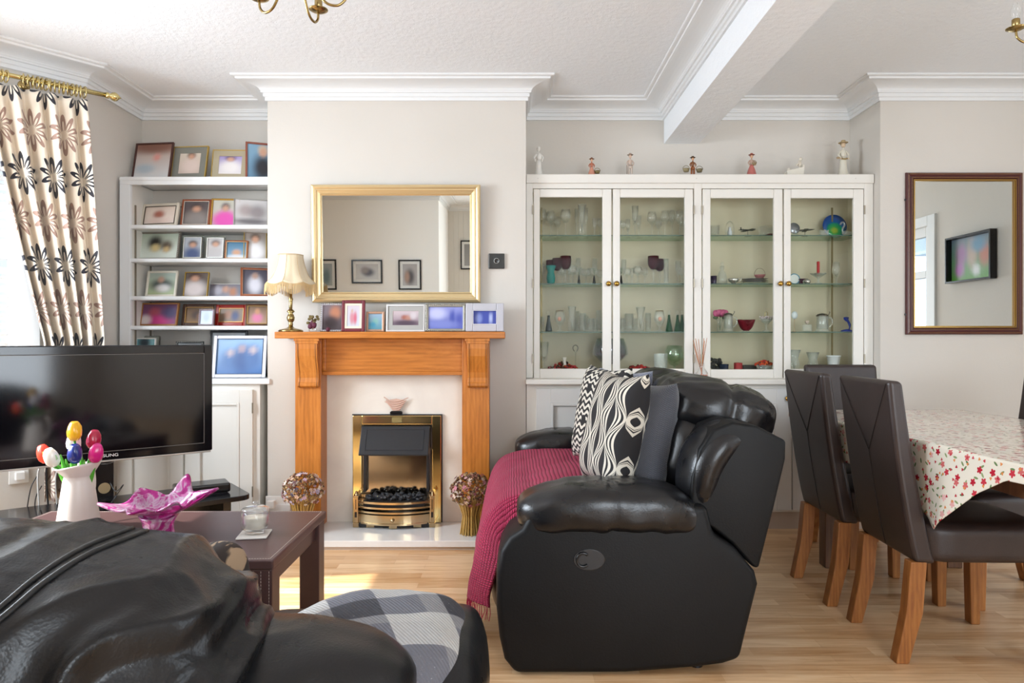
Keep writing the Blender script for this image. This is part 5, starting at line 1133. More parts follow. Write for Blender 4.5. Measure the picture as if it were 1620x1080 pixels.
# ================================================================ TELEVISION AND ITS STAND
TVr = Vector((-1.570, 3.58)); tdir = Vector((-.70, -.55)).normalized(); ang = math.atan2(-tdir.y, -tdir.x)
root = thing('television', 'large black flat screen television angled in the corner before the curtain', 'television', (TVr.x+tdir.x*.49, TVr.y+tdir.y*.49, .514), ang)
TW, TH_ = .98, .552
b = MB(); b.box(-TW/2, TW/2, 0, .045, 0, TH_); b.build('casing', plain('television_casing', '101014', .18), root, bevel=.008, seg=3)
b = MB(); ring(b, TW-.006, TH_-.006, .040, -.006, .002, .003); b.build('bezel', plain('television_bezel', '0C0C10', .10), root, bevel=.003)
b = MB(); b.box(-TW/2+.041, TW/2-.041, -.001, .004, .045, TH_-.045); b.build('screen', SCREEN, root)
b = MB(); ring(b, TW-.085, TH_-.085, .0018, -.0072, -.005, .0425); b.build('screen_edge', fm('6E6A68', .3), root)
b = MB(); b.box(-TW/2+.01, TW/2-.01, -.006, .003, -.007, .0015); b.build('lower_trim', plain('clear_trim', 'B8B4B0', .1, .4), root, bevel=.002)
def text(s_, name, parent, size, loc, rot, m, ext=.0004, label=None):
    c = bpy.data.curves.new(name, 'FONT'); c.body = s_; c.size = size; c.extrude = ext; c.align_x = 'CENTER'; c.align_y = 'CENTER'; c.materials.append(m)
    tmp = bpy.data.objects.new('lettering_curve', c); me = bpy.data.meshes.new_from_object(tmp); bpy.data.objects.remove(tmp)
    o = bpy.data.objects.new(name, me); COL.objects.link(o); o.parent = parent; o.location = loc; o.rotation_euler = rot
    return o
o = text('SAMSUNG', 'lettering', root, .020, (0.0, -.0068, .023), (PI/2, 0, 0), fm('D8D8DC', .3)); o.scale = (1.25, 1, 1)
b = MB(); b.tube(cr([(-.05, -.004, -.008), (0, -.02, -.014), (.05, -.004, -.008)]), .0015, 6); b.build('status_light', CLEAR, root)
b = MB(); b.box(-.040, .040, .012, .045, -.202, .01); b.build('stand_neck', BLACKP, root, bevel=.004)
b = MB(); b.lathe([(0, 0), (.026, 0), (.026, .002), (0, .002)], 24, M=Matrix.Translation((0, .0118, -.135)) @ Matrix.Rotation(PI/2, 4, 'X')); b.build('cable_hole', fm('A89878', .3, .4), root)
b = MB(); b.prism([(-.25, -.08), (-.22, -.12), (.22, -.12), (.25, -.08), (.25, .11), (-.25, .11)], -.214, -.203, 'z'); b.build('stand_base', BLACKP, root, bevel=.004)
# low unit
root = thing('television_bench', 'low black glossy television bench under the angled television', 'television stand', (TVr.x+tdir.x*.46, TVr.y+tdir.y*.46, 0), ang)
def rrect(w, h, r, n=5):
    out = []
    for cx_, cy_, a0_ in ((w/2-r, h/2-r, 0), (-w/2+r, h/2-r, PI/2), (-w/2+r, -h/2+r, PI), (w/2-r, -h/2+r, 1.5*PI)):
        for k in range(n+1): a = a0_+PI/2*k/n; out.append((cx_+r*math.cos(a), cy_+r*math.sin(a)))
    return out
b = MB(); b.prism(rrect(1.20, .40, .05), .272, .298, 'z'); b.build('top', plain('bench_top', '131418', .15), root, bevel=.003)
b = MB(); b.prism(rrect(1.16, .37, .04), .030, .055, 'z'); b.build('lower_shelf', BLACKP, root, bevel=.003)
b = MB(); b.box(-.52, .52, .13, .15, .055, .272); b.build('back_panel', BLACKP, root)
for x_ in (-.50, .50): b = MB(); b.box(x_-.02, x_+.02, -.12, .13, 0, .272); b.build('side_leg', BLACKP, root, bevel=.003)
root = thing('set_top_box', 'black box with rounded corners on the right end of the television bench', 'set-top box', (TVr.x+tdir.x*.05, TVr.y+tdir.y*.05-.01, .299), ang-.1)
b = MB(); b.box(-.13, .13, -.07, .07, .004, .052); b.build('case', BLACKP, root, bevel=.010, seg=3)
b = MB(); b.prism(rrect(.24, .12, .02), 0, .004, 'z'); b.build('foot_pad', fm('202024', .6), root)
# cables behind
for k, (px0, py0, px1, py1, cc, r) in enumerate(((73, 745, 76, 812, '1A1A1C', .004), (60, 750, 50, 822, 'CFCBC4', .004), (48, 775, 30, 818, '1A1A1C', .0025), (56, 790, 50, 812, '1A1A1C', .0025), (88, 755, 80, 800, 'CFCBC4', .003))):
    Yc = 3.28; b = MB(); p0 = Vector((X(px0, Yc), Yc, Z(py0, Yc))); p1 = Vector((X(px1, Yc), Yc-.02, .02)); b.tube(cr([p0+Vector((.01, .03, .06)), p0, (p0+p1)*.5+Vector((.012*math.sin(k*2), .02, 0)), p1]), r, 6)
    tag(b.build('cable', fm(cc, .5), smooth=True), ['thick black cable hanging under the left half of the television', 'thick pale cable slanting down beside the thick black one', 'thin black cable below the wall socket, leftmost', 'thin black cable straight below the wall socket', 'pale cable hanging just right of the thick black one'][k], 'cable')
pso, aso = on_splay(.30, .001)
rt = thing('wall_socket', 'white single wall socket low under the bay window, seen beneath the television', 'socket', (pso.x, pso.y, .36), aso+PI if False else math.atan2(d_sp.y, d_sp.x)+PI)
b = MB(); b.box(-.043, .043, -.010, -.001, 0, .086); b.build('plate', WPLAST, rt, bevel=.003)
b = MB(); b.box(-.02, .022, -.035, -.010, .02, .062); b.build('plug', WPLAST, rt, bevel=.004)
b = MB(); b.tube(cr([(0, -.012, 0), (.02, -.05, -.04), (.05, -.06, -.01), (.03, -.02, -.06), (0, -.03, -.10)]), .002, 6)
b = b.build('loose_lead', BLACKP, bpy.data.objects['television'], smooth=True, loc=(.02, .0, -.105))

# ================================================================ COFFEE TABLE AND WHAT STANDS ON IT
CT = .450
cx0, cx1, cy0, cy1 = -1.74, -.700, 2.00, 2.575
root = thing('coffee_table', 'dark brown leatherette coffee table with white stitching and square legs', 'coffee table', ((cx0+cx1)/2, (cy0+cy1)/2, 0)); hx, hy = (cx1-cx0)/2, (cy1-cy0)/2
b = MB(); b.box(-hx, hx, -hy, hy, CT-.028, CT); b.build('top', TABLEL, root, bevel=.005, seg=3)
b = MB(); ring(b, 2*hx-.02, 2*hy-.02, .0025, CT, CT+.0006)
b.bm.free(); b = MB()
q = .014
for (a, c) in (((-hx+q, -hy+q), (hx-q, -hy+q)), ((hx-q, -hy+q), (hx-q, hy-q)), ((hx-q, hy-q), (-hx+q, hy-q)), ((-hx+q, hy-q), (-hx+q, -hy+q))):
    a = Vector((*a, CT+.0003)); c = Vector((*c, CT+.0003)); n = int((c-a).length/.008)
    for k in range(n): b.tube([a+(c-a)*(k+.15)/n, a+(c-a)*(k+.8)/n], .0009, 4)
b.build('stitching', fm('C9BDB4', .7), root)
b = MB(); b.box(-hx+.02, hx-.02, -hy+.02, hy-.02, CT-.09, CT-.028); b.build('apron', TABLEL, root, bevel=.003)
for sx_ in (-1, 1):
    for sy_ in (-1, 1):
        xx, yy = sx_*(hx-.042), sy_*(hy-.042)
        b = MB(); b.box(xx-.036, xx+.036, yy-.036, yy+.036, 0, CT-.029); l_ = b.build('leg', TABLEL, root, bevel=.004)
        if sy_ < 0:
            b = MB()
            for ox_ in (-.018, .004, .028):
                for k in range(42): z_ = .02+.0095*k; b.tube([(xx+ox_, yy-.0365, z_), (xx+ox_, yy-.0365, z_+.006)], .0008, 4)
            b.build('stitching', fm('C9BDB4', .7), l_)
# cream jug of wooden tulips
jx, jy = X(124, 2.34), 2.34
root = thing('jug', 'tall pale enamel jug with a flared collar holding the tulips on the coffee table', 'jug', (jx, jy, CT+.001))
def jug_w(a, z): return 1
b = MB(); b.lathe([(0, 0), (.078, 0), (.082, .006), (.080, .03), (.056, .215), (.052, .232), (.054, .236), (.080, .275), (.083, .284), (.079, .283), (.050, .234), (.050, .22), (.070, .03), (0, .01)], 40)
for v in b.bm.verts:
    v.co.z *= .765
    rr_ = .82 if v.co.z < .184 else .84
    v.co.x *= rr_; v.co.y *= rr_
    if v.co.z > .186: v.co.z += v.co.x*.22*((v.co.z-.186)/.035)
b.build('body', m_marble('jug_enamel', 'D9CFC8', 'DDD4CE', .3), root, smooth=True)
b = MB(); b.tube(cr([(.0, .060, .195), (-.012, .10, .185), (-.01, .105, .12), (.0, .058, .065)]), .006, 8); b.build('handle', bpy.data.materials['jug_enamel'], root, smooth=True)
tul = [(127, 684, 'F0B41E', 'yellow tulip, highest in the pale jug', 0), (76, 721, 'E8402A', 'red and orange tulip leaning out on the left of the jug', -.55), (101, 723, 'E9E6DC', 'white tulip lowest at the front of the jug', -.1), (114, 704, 'E4DCE4', 'white tulip between the yellow and the blue ones', 0), (131, 718, '1C2F7A', 'dark blue tulip in the middle of the jug', .1), (142, 700, 'A8123C', 'crimson tulip behind the blue one', .15), (153, 719, 'D01A7A', 'magenta pink tulip rightmost in the jug', .3)]
s_t = FPX/jy
for k, (px, py, cc, lab, ln) in enumerate(tul):
    dy = (-.03, 0.0, -.045, .01, -.04, .015, -.015)[k]
    tx, tz = (px-124)/s_t, EYE+(HZ-py)/s_t-CT
    rt = thing('wooden_tulip', 'painted wooden '+lab, 'tulip', (jx, jy, CT+.001), 0)
    top = Vector((tx, dy, tz-.026)); base = Vector((tx*.10, dy*.15, .07))
    b = MB(); b.tube([base, base.lerp(Vector((tx*.5, dy*.5, .20)), .9), top], .004, 7); b.build('stem', fm('3E8A2A', .5), rt, smooth=True)
    dv = (top-Vector((tx*.5, dy*.5, .17))).normalized(); dv = (dv+Vector((0, 0, 1.2))).normalized()
    Mh = Matrix.Translation(top) @ dv.to_track_quat('Z', 'Y').to_matrix().to_4x4()
    b = MB(); rr = .0215
    b.lathe([(0, 0), (rr*.6, .004), (rr*.97, .017), (rr*1.03, .032), (rr*.90, .049), (rr*.62, .062), (rr*.42, .067), (rr*.2, .060), (0, .048)], 24, M=Mh, wob=lambda a, z: 1+.10*abs(math.sin(1.5*a))-.04+(.10*math.sin(3*a) if z > .04 else 0))
    hd = b.build('bloom', plain('tulip_paint_%d' % k, cc, .25, coat=.4), rt, smooth=True)
    if k in (1, 2, 3, 5):
        b = MB()
        for j in range(3):
            aa = j*2*PI/3+.5
            b.grid(4, 5, lambda u, v, aa=aa: Mh @ Vector((rr*1.10*math.sin(PI*(.12+.76*v))*math.cos(aa+(u-.5)*.55*(1-v)), rr*1.10*math.sin(PI*(.12+.76*v))*math.sin(aa+(u-.5)*.55*(1-v)), .003+.061*v)))
        b.build('petal_stripe', fm({1: 'F4C070', 2: 'A8C890', 3: 'D8E0D0', 5: 'C84A70'}[k], .3), hd, smooth=True)
    b = MB()
    for sgn in (-1, 1):
        b.grid(3, 8, lambda u, v, sgn=sgn: Vector((tx*.45*(.4+v), dy*.4, .10))+Vector((sgn*.020*v+(u-.5)*.026*math.sin(PI*min(1, v*.93+.07)), (u-.5)**2*.02, .155*v*(.75+.12*(k % 3)))))
    b.build('leaf', plain('tulip_leaf_%d' % k, '4FA32E', .35), rt, smooth=True, solid=.0015)
# pink art glass bowl
rt = thing('glass_bowl', 'pink and clear art glass bowl with six long pointed wavy arms on the coffee table', 'bowl', (X(252, 2.22), 2.22, CT+.001))
tips = [(0.15, .105, .062), (1.15, .050, .085), (2.30, .070, .050), (3.30, .110, .010), (4.40, .060, .008), (5.35, .070, .028)]
def pinkb(u, v):
    a = 2*PI*u; armr = armz = 0
    for ta, tr, tz in tips:
        da = (a-ta+PI) % (2*PI)-PI; g = math.exp(-(abs(da)/.40)**1.5); armr += tr*g; armz += tz*g
    k = max(0, v-.40)/.60; r = .012+.056*min(1, v/.45)+k*.012+armr*k**1.15
    z = .058+.030*min(1, v/.4)**1.5+.012*k+armz*k**1.3-.006*math.sin(9*a)*k
    return Vector((r*math.cos(a), r*math.sin(a)*.72, z))
b = MB(); b.grid(120, 16, pinkb); b.build('rim', PINKG, rt, smooth=True, solid=.007, weld=0)
b = MB(); b.lathe([(0, 0), (.044, 0), (.050, .006), (.044, .03), (.048, .055), (.060, .075), (.03, .066), (0, .062)], 28, wob=lambda a, z: 1+.06*math.cos(5*a+z*30)); b.build('foot', PINKG, rt, smooth=True)
# candle jar on a coaster
rt = thing('coaster', 'square white coaster under the candle jar on the coffee table', 'coaster', (X(404, 2.26), 2.25, CT+.001), .15)
b = MB(); b.box(-.048, .048, -.048, .048, 0, .006); b.build('tile', fm('DAD6D0', .6), rt, bevel=.002)
b = MB(); ring(b, .001, .001, .0001, 0, .0001); b.bm.free()
rt = thing('candle_jar', 'lidded clear glass candle jar with white wax on a coaster', 'candle jar', (X(404, 2.26), 2.26, CT+.0078))
b = MB(); b.lathe([(0, 0), (.030, 0), (.028, .004), (.030, .008), (.042, .016), (.044, .022), (.044, .070), (.041, .074), (.040, .070), (.040, .020), (0, .014)], 32); b.build('glass', CLEAR, rt, smooth=True)
b = MB(); b.lathe([(0, .0145), (.038, .018), (.0395, .022), (.0395, .052), (0, .054)], 32); b.build('wax', fm('E6DCCB', .4), rt, smooth=True)
b = MB(); b.lathe([(0, .088), (.004, .088), (.03, .086), (.043, .080), (.045, .075), (.040, .075), (.03, .083), (.006, .086), (.004, .090), (.009, .096), (.008, .102), (0, .104)], 28); b.build('lid', CLEAR, rt, smooth=True)
# ================================================================ CHANDELIERS
def chandelier(name, label, cxy, rot0, zc, group=None):
    rt = thing(name, label, 'ceiling light', (cxy[0], cxy[1], 0), rot0, group)
    b = MB(); b.lathe([(0, CEIL-.001), (.055, CEIL-.001), (.05, CEIL-.02), (.015, CEIL-.03), (0, CEIL-.03)], 24); b.lathe([(0, zc+.13), (.006, zc+.13), (.006, CEIL-.02), (0, CEIL-.02)], 10)
    b.lathe([(0, zc+.05), (.012, zc+.055), (.03, zc+.08), (.034, zc+.10), (.02, zc+.13), (.008, zc+.145), (0, zc+.145)], 20); b.build('body', ANTBRASS, rt, smooth=True)
    for k in range(5):
        a = rot0*0+k*2*PI/5; c, s_ = math.cos(a), math.sin(a)
        b = MB(); b.tube(cr([(.02*c, .02*s_, zc+.09), (.05*c, .05*s_, zc+.03), (.09*c, .09*s_, zc-.035), (.128*c, .128*s_, zc-.048), (.154*c, .154*s_, zc-.030), (.16*c, .16*s_, zc-.004)], 7), .0042, 8); ar = b.build('arm', ANTBRASS, rt, smooth=True)
        b = MB(); b.lathe([(0, -.004), (.006, -.004), (.020, .0), (.031, .006), (.032, .008), (.018, .004), (0, .003)], 22, c=(.16*c, .16*s_, zc)); b.build('drip_pan', ANTBRASS, ar, smooth=True)
        b = MB(); b.lathe([(0, .003), (.013, .003), (.013, .038), (.011, .040), (0, .040)], 16, c=(.16*c, .16*s_, zc)); b.build('candle_sleeve', ANTBRASS, ar, smooth=True)
        b = MB(); b.lathe([(.008, .038), (.014, .052), (.017, .066), (.013, .084), (.006, .098), (0, .104)], 16, c=(.16*c, .16*s_, zc)); b.build('bulb', CLEAR, ar, smooth=True)
    return rt
chandelier('chandelier', 'antique brass five-armed ceiling light with candle bulbs, above the coffee table', (-.683, 2.144), math.radians(79), 2.20)
chandelier('chandelier', 'antique brass candle-style ceiling light at the right edge above the dining table', (1.96, 2.40), math.radians(162), 2.205)

# ================================================================ SOFT FURNITURE HELPERS
def puff(b, c, r, k=3.5, n=56, m=36, R=None, f=None):
    c = Vector(c)
    def g(p, d):
        q = (abs(d.x)**k+abs(d.y)**k+abs(d.z)**k)**(-1/k); v = Vector((d.x*q*r[0], d.y*q*r[1], d.z*q*r[2]))
        nn = Vector((v.x/r[0]**2, v.y/r[1]**2, v.z/r[2]**2)).normalized()
        if f: v = f(v, nn)
        if R: v = R @ v
        return c+v
    b.sph((0, 0, 0), 1, n, m, g); return b
def bw(b, name, m, parent, **k):
    """build with world coordinates under an unrotated parent"""
    bmesh.ops.translate(b.bm, verts=b.bm.verts, vec=-parent.location); return b.build(name, m, parent, **k)
def wr(amp, sc_, seed=0, ridge=True):
    def f(v, nn):
        q = Vector((v.x*sc_[0]+seed, v.y*sc_[1]-seed, v.z*sc_[2]+seed*2)); a = noise.noise(q)+.5*noise.noise(q*2.1)
        h = (1-abs(a)*2.2) if ridge else a
        return v+nn*amp*h
    return f
RY = lambda deg: Matrix.Rotation(math.radians(deg), 3, 'Y')
# ================================================================ BLACK LEATHER SOFA
S = 486.0
def sx(px): return (px-810)/S
def sz(py): return EYE+(HZ-py)/S
sofa = thing('sofa', 'black leather two-seat reclining sofa seen from its side in the centre of the room', 'sofa', (.45, 3.0, 0))
OUT = [(826, 838), (806, 850), (792, 872), (785, 910), (785, 960), (790, 1010), (798, 1045), (815, 1067), (990, 1066), (1100, 1058), (1145, 1052), (1172, 1044), (1186, 985), (1201, 925), (1196, 905), (1165, 868), (1130, 846), (1120, 800), (845, 800)]
o2 = [(sx(a), sz(c)) for a, c in OUT]
for nm, ya, yb in (('n', 2.222, 2.455), ('f', 3.545, 3.775)):
    b = MB(); b.prism(o2, ya, yb, 'y'); bw(b, 'side_panel', LEATHER_SIDE, sofa, bevel=.022, seg=4, smooth=True)
    b = MB()
    def armf(v, nn):
        v = wr(.0045, (9, 6, 6), 2)(v, nn)
        if v.x > .08: v.z -= .9*(v.x-.08)**2
        if v.x < -.12: v.z -= .12*(abs(v.x)-.12)
        g_ = math.exp(-((v.x+.005)/.008)**2); return v-nn*.006*g_
    puff(b, (.335, (ya+yb)/2, .535), (.318, .150, .080), 3.2, 90, 50, f=armf)
    ap = bw(b, 'arm_pad', LEATHER, sofa, smooth=True)
b = MB(); b.prism([(sx(820), .03), (sx(1165), .05), (sx(1185), .30), (.05, .34), (-.02, .30)], 2.45, 3.55, 'y'); bw(b, 'seat_base', LEATHER, sofa, bevel=.02)
for y0 in (2.735, 3.265):
    b = MB(); puff(b, (.30, y0, .395), (.345, .268, .100), 4, 50, 34, f=wr(.004, (6, 6, 6), 3)); bw(b, 'seat_cushion', LEATHER, sofa, smooth=True)
    b = MB(); puff(b, (.0, y0, .26), (.085, .262, .20), 3.5, 40, 30, f=wr(.004, (5, 5, 5), 4)); bw(b, 'footrest', LEATHER, sofa, smooth=True)
    b = MB()
    def hf(v, nn):
        q = wr(.010, (5, 10, 8), y0*3)(v, nn); g_ = math.exp(-((v.x-.06-.05*math.sin(v.y*7))/.016)**2); return q-nn*.014*g_*(1 if v.z > -.02 else .3)
    puff(b, (.79, y0, .822), (.215, .263, .112), 3.0, 90, 60, R=RY(13), f=hf); bw(b, 'headrest', LEATHER, sofa, smooth=True)
    b = MB(); puff(b, (.675, y0, .655), (.125, .262, .19), 3.2, 60, 50, R=RY(14), f=wr(.009, (8, 7, 5), y0*5)); bw(b, 'lumbar_cushion', LEATHER, sofa, smooth=True)
WING = [(1098, 800), (1100, 760), (1112, 715), (1135, 682), (1165, 670), (1205, 676), (1252, 700), (1251, 730), (1232, 810), (1208, 906), (1198, 904), (1165, 866), (1135, 842), (1108, 826)]
w2 = [(sx(a), sz(c)) for a, c in WING]
for ya, yb in ((2.262, 2.47), (3.53, 3.735)):
    b = MB(); b.prism(w2, ya, yb, 'y'); bw(b, 'back_wing', LEATHER_SIDE, sofa, bevel=.020, seg=4, smooth=True)
    b = MB(); yc = (ya+yb)/2
    pw = cr([(sx(1118), yc, sz(822)), (sx(1120), yc, sz(778)), (sx(1132), yc, sz(735)), (sx(1160), yc, sz(706)), (sx(1200), yc, sz(700)), (sx(1236), yc, sz(712))], 9)
    nn_ = len(pw); b.tube(pw, [.020+.054*math.sin(PI*min(1, .12+.95*k/nn_*1.0))**.6 if k < nn_*.55 else max(.022, .074-.055*((k/nn_-.5)/.5)**1.3) for k in range(nn_)], 26)
    for v in b.bm.verts: v.co.y = yc+(v.co.y-yc)*1.75*(.075/.075)+.003*noise.noise(v.co*14); v.co += Vector((1, 0, 1))*.004*noise.noise(v.co*9)
    bw(b, 'wing_cushion', LEATHER, sofa, smooth=True)
b = MB(); b.prism([(.62, .30), (.74, .16), (sx(1200), .33), (sx(1245), .70), (.86, .80), (.74, .76)], 2.46, 3.54, 'y'); bw(b, 'back_frame', LEATHER, sofa, bevel=.02)
b = MB(); cxl, czl = sx(932), sz(885)
b.prism([(cxl+.052*math.cos(a), czl+.035*math.sin(a)) for a in [k*PI/14 for k in range(28)]], 2.2205, 2.226, 'y'); L_ = bw(b, 'lever_recess', BLACKP, sofa, bevel=.002)
b = MB(); b.tube([(cxl-.020+.020*math.cos(a)-sofa.location.x, 2.2185-3.0, czl+.022*math.sin(a)) for a in [PI*.25+k*PI*1.5/14 for k in range(15)]], .0045, 8); b.build('lever', fm('121214', .25), L_, smooth=True)
for x_ in (.05, .62):
    for y_ in (2.30, 3.70): b = MB(); b.cyl((x_, y_, 0), .022, .035, 14); bw(b, 'foot', BLACKP, sofa)
# crimson waffle throw
def m_throw():
    M = Mt('crimson_waffle_knit', 'B0244E', .95, sheen=.08); u, v, _ = M.uv()
    g = ((u*75*PI).sin().abs()).min((v*105*PI).sin().abs())
    M.color(M.mix(g, '86143A', 'C02C58')); M.bump(g, .9, .006); return M.m
tp = cr([(.45, 0, .53), (.28, 0, .522), (.12, 0, .52), (.0, 0, .503), (-.065, 0, .458), (-.105, 0, .38), (-.125, 0, .28), (-.140, 0, .19), (-.148, 0, .13)], 8)
def thr(u, v):
    i = u*(len(tp)-1); a = int(min(i, len(tp)-2)); p = tp[a].lerp(tp[a+1], i-a); y = 2.47+1.04*v
    f_ = max(0, u-.35)
    w1 = .016*f_*math.sin(y*22+u*5)+.010*noise.noise(Vector((u*6, v*7, 1)))*(1+f_)
    zt = (.004+.012*noise.noise(Vector((u*5, v*7, 5))))*(1-f_)+.007*abs(math.sin(u*15+v*6+2*noise.noise(Vector((u*3, v*3, 2)))))*(1-u)
    edge = max(0, 1-v/.10)**1.6*min(1, f_*3)*.085
    q = Vector((p.x+edge-abs(w1)*.6-.012*f_-.012*math.exp(-((v-.05)/.15)**2)*f_, y-.018*f_*(1-v)*1.2, p.z+zt+.03*f_*v+.012*max(0, .45-u)-.13*max(0, 1-v/.075)**1.5*max(0, 1-abs(u-.42)/.40)))
    return q
troot = thing('throw_blanket', 'crimson waffle-knit throw with a fringe draped over the seat of the black sofa', 'throw', (0, 3.0, 0))
b = MB(); b.grid(110, 110, thr); bw(b, 'cloth', m_throw(), troot, smooth=True, solid=.006)
b = MB()
for k in range(170):
    p = thr(1, k/170); b.tube([p, p+Vector((random.uniform(-.004, .004), random.uniform(-.004, .004), -.022)), p+Vector((random.uniform(-.010, .008), random.uniform(-.008, .008), -.048))], .0019, 4, cap=False)
tag(bw(b, 'fringe', plain('crimson_fringe', 'A82048', .9), troot), kind='stuff')
# cushions
def cushion(label, c, w_, h_, t_, rz, tilt, m, roll=0):
    rt = thing('cushion', label, 'cushion', c, 0, None); rt.rotation_euler = Euler((-tilt, roll, rz), 'XYZ')
    def sf(sgn):
        def g(u, v):
            a, c_ = 2*u-1, 2*v-1; e = (1-a**4)*(1-c_**4); e = max(0, e)**.55
            px_ = 1-.10*(1-abs(c_)**2)*abs(a)**3; py_ = 1-.10*(1-abs(a)**2)*abs(c_)**3
            return Vector((a*w_/2*px_, sgn*t_/2*e*(1+.12*noise.noise(Vector((a*2+c[1]*9, c_*2, sgn)))), c_*h_/2*py_))
        return g
    b = MB(); b.grid(40, 40, sf(-1)); b.grid(40, 40, sf(1)); b.build('cover', m, rt, smooth=True, weld=.0002)
    return rt
def m_ogee():
    M = Mt('black_and_cream_ogee_fabric', rough=.85); u, v, _ = M.uv()
    xx = (u*2.6).frac()-.5; yy = v*2.5; c2 = (yy*PI).cos(); c2 = c2*c2; ax = xx.abs()
    q1 = ax/(c2*.5+.0001); q2 = (.5-ax)/((1-c2)*.5+.0001); ins = q1.lt(1); q = ins*q1+(1-ins)*q2
    st = ((q*21).sin()).gt(-.1)*q.gt(.26)
    M.color(M.mix(st, '1D1B1D', 'CFC8BA')); M.bump(M.noise(M.coord(), 400, 2), .2, .001); return M.m
def m_zig():
    M = Mt('black_and_cream_scallop_fabric', rough=.85); u, v, _ = M.uv()
    s_ = (v*30*PI+(u*16*PI).sin()*1.7).sin(); d1 = ((u*6*PI).sin()*(v*6*PI).sin()).gt(.62)
    M.color(M.mix((s_.gt(0))*(1-d1), '1C1B1D', 'CFC9BC')); return M.m
def m_knit(nm, c1, c2):
    M = Mt(nm, c1, .9, sheen=.4); u, v, _ = M.uv(); g = ((u+v)*60*PI).sin().abs()*(((u-v)*60*PI).sin().abs())
    M.color(M.mix(g, c1, c2)); M.bump(g, .5, .004); return M.m
cushion('dark grey knitted cushion behind the black and cream leaf cushion', (.495, 2.68, .73), .43, .42, .17, math.radians(-72), .20, m_knit('grey_knit', '3C3E45', '5A5D66'))
cushion('blue-grey cushion barely showing behind the scalloped one', (.475, 3.13, .755), .42, .42, .13, math.radians(-64), .24, m_knit('blue_grey_knit', '74798C', '8A90A2'))
cushion('cushion with black and cream scallops and dots, furthest along the black sofa', (.395, 3.03, .762), .42, .44, .13, math.radians(-72), .20, m_zig())
cushion('cushion with large black and cream leaf waves, nearest on the black sofa', (.392, 2.63, .752), .37, .45, .15, math.radians(-74), .24, m_ogee())

# ================================================================ FOREGROUND ARMCHAIR
arm = thing('armchair', 'worn dark leather recliner armchair with wrinkled back in the lower left foreground', 'armchair', (-.6, 1.2, 0))
def backf(v, nn):
    wx, wz = v.x, v.z
    msk = max(0, min(1, (wx+.02-(wz-.18)*-.1)/.14+.2)); msk = msk*msk*(3-2*msk)
    q = Vector((v.x*5.0+v.z*2.2+1.3, v.y*3, v.z*7.5-v.x*1.5)); q += Vector((noise.noise(q*.7), 0, noise.noise(q*.7+Vector((5, 2, 1)))))*1.3
    a = noise.noise(q); h = max(-.9, 1-abs(a)*4.6); h2 = 1-abs(noise.noise(q*2.1+Vector((3, 1, 0))))*3.0
    fine = noise.noise(v*40)*.0012
    sm = .009*noise.noise(v*3.3)
    tp_ = max(0, min(1, (v.z-.20)/.12)); return v+nn*(msk*(1-.75*tp_)*(.019*h+.008*h2-.010)+fine+sm*(1-.5*tp_))
b = MB(); puff(b, (-.875, 1.12, .447), (.470, .30, .335), 2.9, 300, 220, f=backf); back = bw(b, 'backrest', LEATHER_OLD, arm, smooth=True)
b = MB(); puff(b, (-.405, 1.20, .478), (.232, .140, .112), 2.8, 90, 60, R=RY(4), f=wr(.004, (6, 6, 6), 2)); bw(b, 'arm_pad', LEATHER_OLD, arm, smooth=True)
b = MB(); b.prism([(-1.15, .05), (-.20, .05), (-.17, .3), (-.19, .47), (-.35, .50), (-.95, .48), (-1.15, .35)], 1.09, 1.30, 'y'); bw(b, 'side_panel', LEATHER_OLD, arm, bevel=.03, seg=4, smooth=True)
b = MB(); b.prism([(-1.15, .05), (-.20, .05), (-.17, .3), (-.19, .34), (-.35, .36), (-.95, .36), (-1.15, .35)], 1.70, 1.84, 'y'); bw(b, 'side_panel', LEATHER_OLD, arm, bevel=.03, seg=4, smooth=True)
b = MB(); puff(b, (-.46, 1.53, .335), (.398, .245, .105), 3.4, 70, 46, R=RY(-5), f=wr(.004, (6, 6, 6), 5)); bw(b, 'seat_cushion', LEATHER_OLD, arm, smooth=True)
b = MB(); puff(b, (-.135, 1.53, .27), (.080, .262, .185), 3.0, 50, 46, f=wr(.004, (6, 6, 6), 6)); bw(b, 'footrest', LEATHER_OLD, arm, smooth=True)
b = MB(); b.box(-1.05, -.25, 1.25, 1.75, .06, .27); bw(b, 'frame', BLACKP, arm, bevel=.01)
for x_ in (-1.0, -.3):
    for y_ in (1.18, 1.76): b = MB(); b.cyl((x_, y_, 0), .025, .065, 14); bw(b, 'foot', BLACKP, arm)
# seams follow the leather surface
from mathutils.bvhtree import BVHTree
bpy.context.view_layer.update()
bv = BVHTree.FromPolygons([v.co+arm.location for v in back.data.vertices], [tuple(p.vertices) for p in back.data.polygons])
def on_back(pts, off=.001):
    out = []
    for px, py in pts:
        d = Vector(((px-810)/FPX, 1, (HZ-py)/FPX)); r_ = bv.ray_cast(Vector((0, 0, EYE)), d.normalized())
        if r_[0]: out.append(r_[0]+r_[1]*off)
    return out
for dx_ in (0, 13):
    base_ = cr([(-60+dx_, 1010+dx_*.6, 0), (0+dx_, 962+dx_*.6, 0), (60+dx_, 912+dx_*.6, 0), (130+dx_, 868+dx_*.6, 0), (215+dx_*1.3, 834+dx_*.5, 0)], 16)
    P_ = on_back([(p.x, p.y) for p in base_])
    if len(P_) > 4: b = MB(); b.tube(P_, .0045, 8); bw(b, 'seam', plain('seam_leather_%d' % dx_, '1A1919', .45), back.parent, smooth=True)
